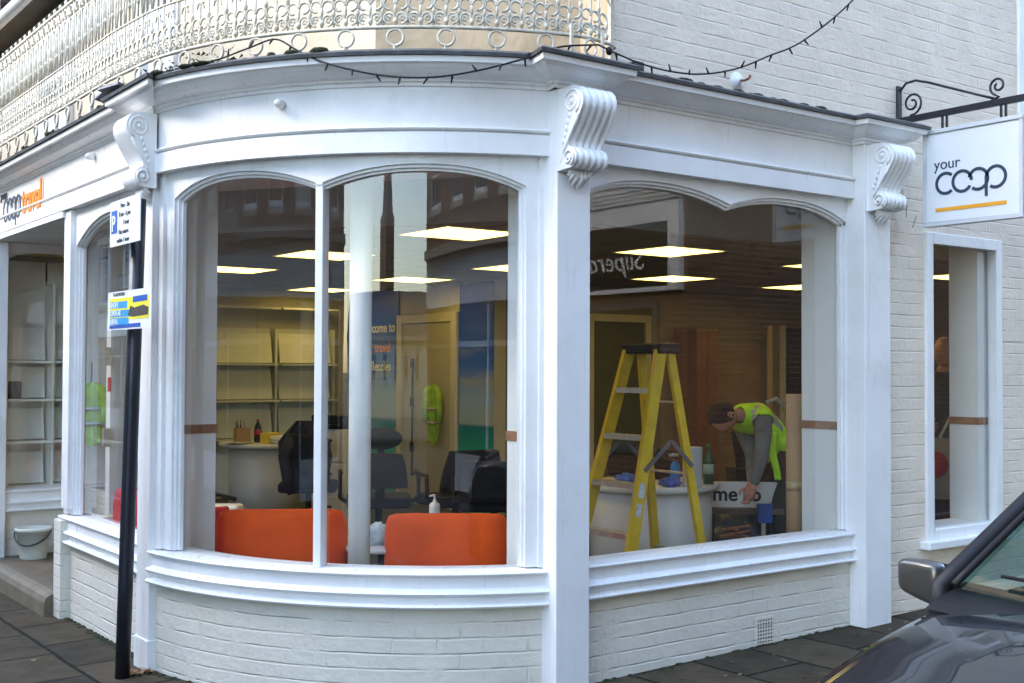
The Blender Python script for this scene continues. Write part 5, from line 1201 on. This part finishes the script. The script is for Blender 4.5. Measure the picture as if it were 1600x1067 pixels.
def mural_mat():
    m, t, b = nodes('beach mural'); N = t.nodes.new; L = t.links.new; tc = N('ShaderNodeTexCoord'); sp = N('ShaderNodeSeparateXYZ'); L(tc.outputs['Object'], sp.inputs[0])
    mp = N('ShaderNodeMapping'); mp.inputs['Scale'].default_value = (1, .8, 3.2); L(tc.outputs['Object'], mp.inputs[0]); n = N('ShaderNodeTexNoise'); n.inputs['Scale'].default_value = 1.6; n.inputs['Detail'].default_value = 7; L(mp.outputs[0], n.inputs['Vector'])
    r = N('ShaderNodeValToRGB'); e = r.color_ramp; e.elements[0].position = 0; e.elements[0].color = (.12, .45, .38, 1); e.elements[1].position = 1; e.elements[1].color = (.005, .03, .40, 1)
    for p_, c in ((.30, (.02, .42, .38)), (.405, (.004, .20, .34)), (.418, (.36, .50, .70)), (.52, (.28, .44, .85)), (.66, (.02, .12, .80))): x = e.elements.new(p_); x.color = (*c, 1)
    mr = N('ShaderNodeMapRange'); mr.inputs['From Max'].default_value = 2.5; L(sp.outputs['Z'], mr.inputs['Value']); L(mr.outputs[0], r.inputs[0])
    cl = N('ShaderNodeMapRange'); cl.inputs['From Min'].default_value = .5; cl.inputs['From Max'].default_value = .7; cl.inputs['To Max'].default_value = .6; L(n.outputs[0], cl.inputs['Value'])
    zz = N('ShaderNodeMapRange'); zz.inputs['From Min'].default_value = 1.05; zz.inputs['From Max'].default_value = 1.10; L(sp.outputs['Z'], zz.inputs['Value']); z2 = N('ShaderNodeMapRange'); z2.inputs['From Min'].default_value = 2.1; z2.inputs['From Max'].default_value = 1.5; L(sp.outputs['Z'], z2.inputs['Value'])
    m1 = N('ShaderNodeMath'); m1.operation = 'MULTIPLY'; L(zz.outputs[0], m1.inputs[0]); L(z2.outputs[0], m1.inputs[1]); m2 = N('ShaderNodeMath'); m2.operation = 'MULTIPLY'; L(m1.outputs[0], m2.inputs[0]); L(cl.outputs[0], m2.inputs[1])
    mx = N('ShaderNodeMix'); mx.data_type = 'RGBA'; L(m2.outputs[0], mx.inputs[0]); L(r.outputs[0], mx.inputs[6]); mx.inputs[7].default_value = (.42, .44, .44, 1); L(mx.outputs[2], b.inputs['Base Color']); b.inputs['Roughness'].default_value = .45; return m
mur = thing('wall_mural', 'blue sea and sky mural reading Welcome to travel Beccles on the inner wall', 'mural', (3.235, 0, 0)); mm_ = mural_mat()
MB().box(-.006, 7.03, FL, .006, 8.25, 2.49).build('mural_panel', mm_, mur); MB().box(-.006, 5.18, FL, .006, 5.79, 2.49).build('mural_panel', mm_, mur)
for s_, y, z, m_ in (('Welcome to', 7.90, 2.02, signw), ('travel', 7.56, 1.80, orange), ('Beccles', 7.655, 1.585, signw)): text(s_, .155, (-.008, y, z), (0, -1, 0), (0, 0, 1), m_, 'mural_lettering', mur, weight=.002)
dr = thing('inner_door', 'cream inner door in a cream frame between the two halves of the sea mural', 'door', (3.22, 6.41, FL)); dcm = mat('cream door paint', (.60, .57, .46), .5, var=.05)
mb = MB(); mb.box(-.03, -.60, 0, .02, -.50, 2.08); mb.box(-.03, .50, 0, .02, .60, 2.08); mb.box(-.03, -.50, 1.98, .02, .50, 2.08); mb.build('door_frame', dcm, dr, bevel=.004)
MB().box(-.01, -.495, 0, .015, .495, 1.975).build('door_leaf', mat('door leaf', (.44, .42, .34), .55, var=.05), dr); MB().bar((-.02, .27, .35), (-.02, .27, 1.60), .014, .014, side=(0, 1, 0)).build('lock_rod', blackp, dr)
for z in (.62, 1.12, 1.55): MB().box(-.035, .245, z-.05, -.011, .295, z+.05).build('lock_case', blackp, dr)
hv2 = mat('dull fluorescent fabric', (.36, .60, .07), .85, var=.3, scale=12, bump=.8, bscale=14)  # hung jackets in a duller tone than the worker's vest
def hivest(label, p, ang, W, H, seed):
    t = thing('hivis_jacket', label, 'high visibility jacket', p, ang); mb = MB(); cloth(mb, W, H, .045, seed, taper=lambda t: .35+.8*min(1, t*4)-.25*t, fold=.018); o = mb.build('jacket', hv2, t, fix=False)
    for s in (-1, 1):
        mb = MB(); mb.tube([(s*W*.55, 0, H*.46), (s*W*1.02, -.01, H*.36), (s*W*1.22, -.015, H*.10), (s*W*1.12, -.02, -H*.16)], [.030, .036, .036, .030], 8); mb.build('sleeve', hv2, t)
    for z in (-.10, .05): 
        mb = MB(); mb.tube([(W*.97*math.cos(a), .058*math.sin(a)*1.1, H*z*1.6) for a in [2*math.pi*i/20 for i in range(20)]], .016, 4, closed=True); mb.build('reflective_band', silver, t)
    return t
hivest('fluorescent yellow jacket hanging on the cream inner door', at(675, 645, 12.6), ang_v, .062, .62, 3)
hj = hivest('fluorescent yellow jacket added in the entrance lobby, standing in for a mirrored passer-by', at(141, 645, 9.6), ang_v, .105, .50, 8)  # added solid jacket in place of a passer-by's reflection in the glass
MB().bar((0, .02, .20), (0, .02, .42), .01, .01).build('hanger', blackp, hj)
# ---- rear wall on the right: doorway frame, cabinet, boards
rw_ = thing('rear_doorway', 'dark doorway with a cream frame at the back left of the right window', 'doorway', (4.93, 5.19, FL))
mb = MB(); mb.box(-.46, -.03, 0, -.38, .005, 2.08); mb.box(.38, -.03, 0, .46, .005, 2.08); mb.box(-.38, -.03, 2.0, .38, .005, 2.08); mb.build('frame', dcm, rw_); MB().box(-.38, -.004, 0, .38, .004, 2.0).build('door_leaf', mat('dark grey green door', (.10, .10, .075), .6), rw_)
oc = thing('orange_cabinet', 'tall rust orange cupboard against the rear wall, above the ladder', 'cupboard', (5.92, 5.0, FL)); MB().box(-.17, -.18, 0, .17, .18, 1.94).build('carcass', mat('rust orange laminate', (.20, .085, .045), .5, var=.1), oc, bevel=.01); MB().box(-.165, -.19, .02, -.005, -.181, 1.92).build('door', MATS['rust orange laminate'], oc); MB().box(.005, -.19, .02, .165, -.181, 1.92).build('door', MATS['rust orange laminate'], oc)
pb = thing('plywood_board', 'large plain brown board leaning on the rear wall behind the stooping worker', 'board', (6.62, 5.03, FL)); MB().box(-.52, -.012, 0, .52, .012, 1.78, Matrix.Rotation(-.05, 4, 'X')).build('board', mat('brown hardboard', (.26, .185, .125), .7, var=.12), pb)
wp = thing('timber_batten', 'thin pale timber batten standing against the rear wall', 'batten', (7.0, 4.85, FL)); MB().box(-.025, -.02, 0, .025, .02, 2.0).build('batten', mat('pale timber', (.50, .38, .20), .7), wp)
dd = thing('dark_doorway', 'doorway with a flat black panel for its shade and a thin white edge at the right of the right window', 'doorway', (7.85, 5.18, FL)); MB().box(-.24, -.004, 0, .5, .012, 2.0).build('shade_panel', blackf, dd); MB().box(-.28, -.05, 0, -.24, .012, 2.03).build('white_edge', inpaint, dd)  # flat black panel without depth; the doorway's shade is its colour
tb_ = thing('cardboard_tube', 'tall brown cardboard tube standing beside the white pier in the right window', 'cardboard tube', (2.365, .585, FL)); MB().lathe([(.044, 0), (.053, 0), (.053, 1.33), (.044, 1.33), (.044, 1.2)], k=28).build('tube', card, tb_); MB().lathe([(.0535, .70), (.0535, .76)], k=28).build('tape', mat('parcel tape', (.50, .36, .20), .35), tb_)

# ---- workbench with the old sign on it
q = at(1165, 775, 8.9)
wb = thing('workbench', 'low folding workbench with blue clamps in front of the worker', 'workbench', (q.x, q.y, FL), ang_v-.05)
MB().box(-.34, -.16, .42, .26, .16, .46).build('bench_top', mat('bench timber', (.14, .09, .05), .8, var=.3), wb)
for sx in (-.28, .20):
    for sy in (-.12, .12): MB().bar((sx, sy, 0), (sx*.9, sy*.6, .42), .03, .02).build('leg', blackp, wb)
blm = mat('blue clamp', (.02, .07, .30), .5); MB().box(.06, -.19, .36, .17, -.13, .50).build('clamp', blm, wb, bevel=.006); MB().box(.09, -.18, .10, .12, -.15, .36).build('clamp_screw', alu, wb)
os_ = thing('old_sign_board', 'white board lettered Welcome to, propped on the workbench at the hands of the stooping person', 'sign board', (q.x-.02, q.y-.05, FL+.46), ang_v-.08)
MB().box(-.72, -.012, .0, .22, .012, .19).build('board', signw, os_); text('Welcome to', .150, (-.68, -.0135, .05), (1, 0, 0), (0, 0, 1), blackp, 'lettering', os_, weight=.003)
oc2 = thing('timber_offcuts', 'orange brown timber offcuts in a heap on the floor by the workbench', 'offcuts', (*at(1150, 838, 8.7).xy, FL))
for i in range(14): a = random.random()*3.1; MB().bar((math.cos(a)*.12-.04+.08*random.random(), math.sin(a)*.08, .05+.02*i), (-math.cos(a)*.12, -math.sin(a)*.08, .06+.022*i), .03, .012).build('offcut', mat('offcut timber', (.50, .20, .08), .7, var=.5, scale=40) if i == 0 else MATS['offcut timber'], oc2)
cg = thing('plastic_wrap', 'crumpled grey plastic sheeting under the workbench', 'plastic sheeting', (*at(1150, 815, 9.3).xy, FL)); mb = MB(); crumple(mb, (0, 0, .22), (.28, .2, .24), 31, 30, 20); mb.build('sheeting', mat('grey plastic film', (.16, .18, .18), .3, var=.5, scale=15, bump=1, bscale=20), cg)
mon = thing('computer_screen', 'black flat panel standing tilted between the board and the worker', 'panel', (*at(1168, 745, 9.3).xy, .84), ang_v+.2); MB().box(-.09, -.012, 0, .07, .012, .30, Matrix.Rotation(-.15, 4, 'Y')).build('panel', blackp, mon)
MB().box(-.14, -.10, -.72, .14, .10, -.001).build('support_box', blackf, mon)

# ================================================================== PEOPLE
def segdist(c, sg):
    d = sg[1]-sg[0]; t = max(0, min(1, (c-sg[0]).dot(d)/max(1e-9, d.length_squared))); return (c-sg[0]-d*t).length
def figure(name, label, J, B, mats, cloth_edges=(), loc=(0, 0, 0)):
    """one skinned body: J joints {name: (pos, radius)}, B bones [(a, b, mat index)]"""
    t = thing(name, label, 'person', loc)
    ks = list(J); me = bpy.data.meshes.new('tmp'); me.from_pydata([Vector(J[k][0])-Vector(loc) for k in ks], [(ks.index(a), ks.index(b)) for a, b, _ in B], [])
    ob = bpy.data.objects.new('tmp', me); col.objects.link(ob); sk = ob.modifiers.new('skin', 'SKIN'); sk.use_smooth_shade = True; sk.branch_smoothing = .4
    sv_ = me.skin_vertices[0].data
    for i, k in enumerate(ks):
        r = J[k][1]; sv_[i].radius = r if isinstance(r, tuple) else (r, r); sv_[i].use_root = (i == 0)
    ss = ob.modifiers.new('sub', 'SUBSURF'); ss.levels = 2; ss.render_levels = 2
    bpy.context.view_layer.update(); m2 = bpy.data.meshes.new_from_object(ob.evaluated_get(bpy.context.evaluated_depsgraph_get())); bpy.data.objects.remove(ob)
    m2.materials.clear()
    for q in mats: m2.materials.append(q)
    segs = [(Vector(J[a][0])-Vector(loc), Vector(J[b][0])-Vector(loc), mi) for a, b, mi in B]
    lab = []
    for p in m2.polygons:
        c = p.center; best = min(range(len(segs)), key=lambda i: segdist(c, segs[i]))
        p.material_index = segs[best][2]; p.use_smooth = True; lab.append(best)
    body = bpy.data.objects.new('body', m2); col.objects.link(body); body.parent = t
    return t, body, lab
def shell(body, lab, keep, name, m, parent, d=.014):
    me = body.data; mb = MB(); idx = {}
    for p in me.polygons:
        if lab[p.index] in keep:
            f = []
            for v in p.vertices:
                if v not in idx: q = me.vertices[v]; idx[v] = len(mb.v); mb.v.append(tuple(q.co+q.normal*d))
                f.append(idx[v])
            mb.sm.add(len(mb.f)); mb.f.append(tuple(f))
    o = mb.build(name, m, parent, fix=False); s = o.modifiers.new('s', 'SOLIDIFY'); s.thickness = .006; return o
def head(parent, c, crown, face, r=.098, hairm=None, skin_m=None, bald=False):
    """head with brow, nose, chin, ears; crown and face are unit directions"""
    up_ = Vector(crown).normalized(); fr_ = Vector(face); fr_ = (fr_-up_*fr_.dot(up_)).normalized(); sd_ = up_.cross(fr_)
    Mx = Matrix((sd_, fr_, up_)).transposed().to_4x4(); Mx.translation = c
    mb = MB(); n, m = 28, 22; rows = []
    for i in range(m+1):
        th = math.pi*i/m; row = []
        for j in range(n):
            ph = 2*math.pi*j/n; x, y, z = math.sin(th)*math.cos(ph), math.sin(th)*math.sin(ph), math.cos(th)
            X, Y_, Z = x*.078, y*.098, z*.118
            if z < -.1: X *= 1-.28*min(1, (-z-.1)); Y_ *= (1-.10*(-z)) if y > 0 else (1-.35*(-z))
            if y > 0: 
                g = lambda a, b, s1, s2: math.exp(-((x-a)/s1)**2-((z-b)/s2)**2)
                Y_ += .024*g(0, -.22, .13, .15)+.010*g(0, -.05, .10, .18)+.006*g(0, .12, .5, .07)-.010*(g(.36, -.02, .14, .09)+g(-.36, -.02, .14, .09))+.007*g(0, -.52, .25, .05)+.006*g(0, -.60, .22, .04)+.010*g(0, -.82, .25, .12)-.004*g(0, -.56, .3, .02)
            row.append(Mx @ Vector((X, Y_, Z)))
        rows.append(row)
    mb.grid(rows, True)
    for s in (-1, 1): 
        e0 = Mx @ Vector((s*.079, -.005, -.008)); mb.tube([Mx @ Vector((s*(.078+.010*math.sin(a*.5)), -.005-.016*math.cos(a), -.008+.030*math.sin(a))) for a in [i*2*math.pi/12 for i in range(12)]], .0065, 6, closed=True); mb.ellipsoid(e0, (.010, .010, .014), 8, 6)
    hd = mb.build('head', skin_m or skin, parent, fix=True)
    for s in (-1, 1):
        e = MB(); e.ellipsoid(Mx @ Vector((s*.030, .085, -.004)), (.0085,)*3, 10, 8); eo = e.build('eye', mat('eye white', (.25, .22, .2), .3) if 'eye white' not in MATS else MATS['eye white'], hd)
    if not bald:
        mb = MB(); rows = []
        for i in range(15):
            th = math.pi*.60*i/14; row = []
            for j in range(28):
                ph = 2*math.pi*j/28; x, y, z = math.sin(th)*math.cos(ph), math.sin(th)*math.sin(ph), math.cos(th)
                lim = 1.0 if y < .25 else max(.30, 1-.95*(y-.25)); th2 = th*lim; x, y, z = math.sin(th2)*math.cos(ph), math.sin(th2)*math.sin(ph), math.cos(th2)
                k = 1.085+.035*math.sin(j*2.6+i*1.9)+.02*math.sin(j*7+i*5); row.append(Mx @ Vector((x*.078*k, y*.098*k-.004, z*.118*k)))
            rows.append(row)
        mb.grid(rows, True); mb.build('hair', hairm or hair, hd)
    return hd, Mx
def hand(parent, w_, d, palm_n, side, s=1.0, curl=.8, skin_m=None):
    """palm and five bent fingers; w_ wrist point, d finger direction, palm_n palm facing, side thumb side"""
    d = Vector(d).normalized(); pn = Vector(palm_n); pn = (pn-d*pn.dot(d)).normalized(); sd_ = Vector(side); sd_ = (sd_-d*sd_.dot(d)-pn*sd_.dot(pn)).normalized(); w_ = Vector(w_)
    mb = MB(); rows = []
    for i, (t, wd, th) in enumerate(((-.01, .026, .022), (.02, .032, .019), (.05, .041, .016), (.085, .041, .013), (.095, .034, .010))):
        row = []
        for j in range(14):
            a = 2*math.pi*j/14; row.append(w_+d*(t*s)+sd_*(math.cos(a)*wd*s)+pn*(math.sin(a)*th*s))
        rows.append(row)
    mb.grid(rows, True); mb.poly(rows[0]); mb.poly(rows[-1])
    for k, L in enumerate((.070, .078, .073, .058)):
        o = sd_*((.030-.020*k)*s); p = w_+d*(.086*s)+o; pts = [p]; a = 0
        for seg in (.45, .32, .23): a += curl*.75; p = p+(d*math.cos(a)+pn*math.sin(a))*(L*seg*s); pts.append(p)
        mb.tube(pts, [.0095*s, .009*s, .0082*s, .006*s], 8)
    p = w_+d*(.030*s)+sd_*(.032*s); pts = [p-sd_*.008*s, p+sd_*(.024*s)+d*(.020*s)+pn*(.008*s), p+sd_*(.034*s)+d*(.045*s)+pn*(.022*s), p+sd_*(.030*s)+d*(.064*s)+pn*(.036*s)]
    mb.tube(pts, [.014*s, .0115*s, .010*s, .007*s], 8)
    return mb.build('hand', skin_m or skin, parent)
# stooping worker
J = dict(pelvis=((3.30, 1.50, 1.00), (.135, .15)), belly=((3.13, 1.46, 1.13), (.125, .14)), chest=((2.90, 1.40, 1.245), (.135, .145)), upch=((2.77, 1.375, 1.275), (.10, .12)), neck=((2.68, 1.36, 1.285), .058), nk2=((2.625, 1.365, 1.285), .050),
         shn=((2.765, 1.195, 1.255), .078), eln=((2.665, 1.13, .985), .052), wrn=((2.615, 1.16, .785), .034),
         shf=((2.88, 1.53, 1.225), .078), elf=((2.90, 1.44, .985), .050), wrf=((2.70, 1.26, .790), .034),
         hpn=((3.28, 1.39, .93), .105), knn=((3.11, 1.36, .545), .070), ann=((3.24, 1.40, .20), .048), ton=((3.08, 1.37, .16), .042),
         hpf=((3.34, 1.62, .93), .105), knf=((3.22, 1.66, .545), .070), anf=((3.40, 1.68, .20), .048), tof=((3.24, 1.65, .16), .042))
B_ = [('pelvis', 'belly', 0), ('belly', 'chest', 0), ('chest', 'upch', 0), ('upch', 'neck', 0), ('neck', 'nk2', 2), ('upch', 'shn', 0), ('shn', 'eln', 0), ('eln', 'wrn', 0), ('upch', 'shf', 0), ('shf', 'elf', 0), ('elf', 'wrf', 0),
      ('pelvis', 'hpn', 1), ('hpn', 'knn', 1), ('knn', 'ann', 1), ('ann', 'ton', 3), ('pelvis', 'hpf', 1), ('hpf', 'knf', 1), ('knf', 'anf', 1), ('anf', 'tof', 3)]
pt, body, lab = figure('person', 'person in grey jumper and fluorescent yellow vest stooping over a workbench', J, B_, [greys, trous, skin, blackf], loc=(3.2, 1.48, FL))
O_ = Vector((3.2, 1.48, FL))
ve = shell(body, lab, {0, 1, 2, 3, 5, 8}, 'hivis_vest', hivis, pt, .016); ve.data.materials.append(silver)
for p in ve.data.polygons:
    c = p.center+Vector((3.2, 1.48, FL)); s_ = 1.36+(c.x-2.77)*.26
    if -.125 < c.y-s_ < -.085 and p.normal.z > .1 and c.x < 3.1: p.material_index = 1
mb = MB(); mb.tube([Vector(p)-O_ for p in ((2.80, 1.20, 1.375), (2.92, 1.22, 1.40), (3.08, 1.28, 1.33), (3.20, 1.36, 1.26))], [.014]*4, 5); mb.build('reflective_band', silver, pt)
mb = MB(); P = []
for j in range(13):
    t = j/12; P.append([Vector((2.90+.10*t-.02*math.sin(t*5)+(.085-.045*t)*(i/6-.5)*2*.8, 1.255-.012*math.sin(i*1.4+t*4)+.03*t, 1.17-.37*t))-O_ for i in range(7)])
mb.grid(P); o = mb.build('vest_flap', hivis, pt, fix=False); o.modifiers.new('s', 'SOLIDIFY').thickness = .006
head(pt, Vector((2.535, 1.375, 1.272))-O_, (-.93, .16, .10), (-.28, -.10, -.95), hairm=hair)
hand(pt, Vector((2.615, 1.16, .785))-O_, (-.25, .1, -1), (-.8, .45, 0), (.2, -1, 0), 1.05, .75); hand(pt, Vector((2.70, 1.26, .79))-O_, (-.35, -.1, -1), (-.6, -.5, 0), (-.3, 1, 0), 1.05, .75)
# man behind the narrow window
c0 = at(1474, 550, 9.6); X0, Y0 = c0.x, c0.y; fx = (Vector((CAM.x, CAM.y, 0))-Vector((X0, Y0, 0))).normalized(); sx = Vector((-fx.y, fx.x, 0))
def fp(f_, s_, z): v = Vector((X0, Y0, 0))+fx*f_+sx*s_; return (v.x, v.y, z)
dz = c0.z-1.72
J = dict(pelvis=(fp(0, 0, 1.04+dz), (.155, .125)), belly=(fp(.03, 0, 1.16+dz), (.15, .13)), chest=(fp(0, 0, 1.36+dz), (.16, .12)), upch=(fp(-.01, 0, 1.50+dz), (.10, .08)), neck=(fp(0, 0, 1.57+dz), .055), nk2=(fp(.01, 0, 1.63+dz), .052),
         shn=(fp(0, .18, 1.47+dz), .072), eln=(fp(.02, .24, 1.18+dz), .05), wrn=(fp(.26, .12, 1.13+dz), .034), shf=(fp(0, -.18, 1.47+dz), .072), elf=(fp(.02, -.24, 1.18+dz), .05), wrf=(fp(.28, -.10, 1.13+dz), .034),
         hpn=(fp(0, .09, .95+dz), .10), knn=(fp(.02, .10, .56), .068), ann=(fp(0, .11, .20), .05), ton=(fp(.14, .12, .16), .042), hpf=(fp(0, -.09, .95+dz), .10), knf=(fp(.02, -.10, .56), .068), anf=(fp(0, -.11, .20), .05), tof=(fp(.14, -.12, .16), .042))
dkf = mat('dark green fleece', (.02, .03, .025), .9, var=.3)
p2_, body2, lab2 = figure('person', 'bald person in dark clothes holding a pale edged board, glimpsed through the narrow side window', J, B_, [dkf, trous, skin, blackf], loc=(X0, Y0, FL)); O2 = Vector((X0, Y0, FL))
hd_, _ = head(p2_, c0+fx*.02-O2, (0, 0, 1), fx-Vector((0, 0, .25)), bald=True)
hand(p2_, Vector(J['wrn'][0])-O2, fx, -sx, (0, 0, 1), 1, .9); hand(p2_, Vector(J['wrf'][0])-O2, fx, sx, (0, 0, 1), 1, .9)
bo = thing('framed_board', 'dark board with a pale edge held by the bald person behind the narrow window', 'board', fp(.34, -.02, .62), math.atan2(fx.y, fx.x)+math.pi/2)
Mr = Matrix.Rotation(.45, 4, 'Y'); MB().box(-.20, -.008, .0, .20, .008, .56, Mr).build('board', navy, bo); mb = MB()
for q in ((-.22, -.014, -.02, -.20, .010, .58), (.20, -.014, -.02, .22, .010, .58), (-.20, -.014, -.02, .20, .010, 0), (-.20, -.014, .56, .20, .010, .58)): mb.box(*q, Mr)
mb.build('pale_edge', paint_old, bo)
rp_ = thing('poster_board', 'pale board with a red round design leaning inside the narrow window', 'board', (*at(1482, 800, 8.9).xy, FL), ang_v-.2); MB().box(-.22, -.01, 0, .26, .01, .98).build('board', mat('pale poster', (.34, .30, .25), .7, var=.3), rp_); MB().lathe([(.03, 0), (.10, 0), (.10, .004), (.03, .004)], k=24).build('red_ring', red, rp_, loc=(-.10, -.012, .78)).rotation_euler = (R_(90), 0, 0)
MB().box(-.21, -.014, .05, .02, -.0105, .52).build('dark_print', mat('dark print', (.06, .03, .015), .8, var=.6, scale=20), rp_)
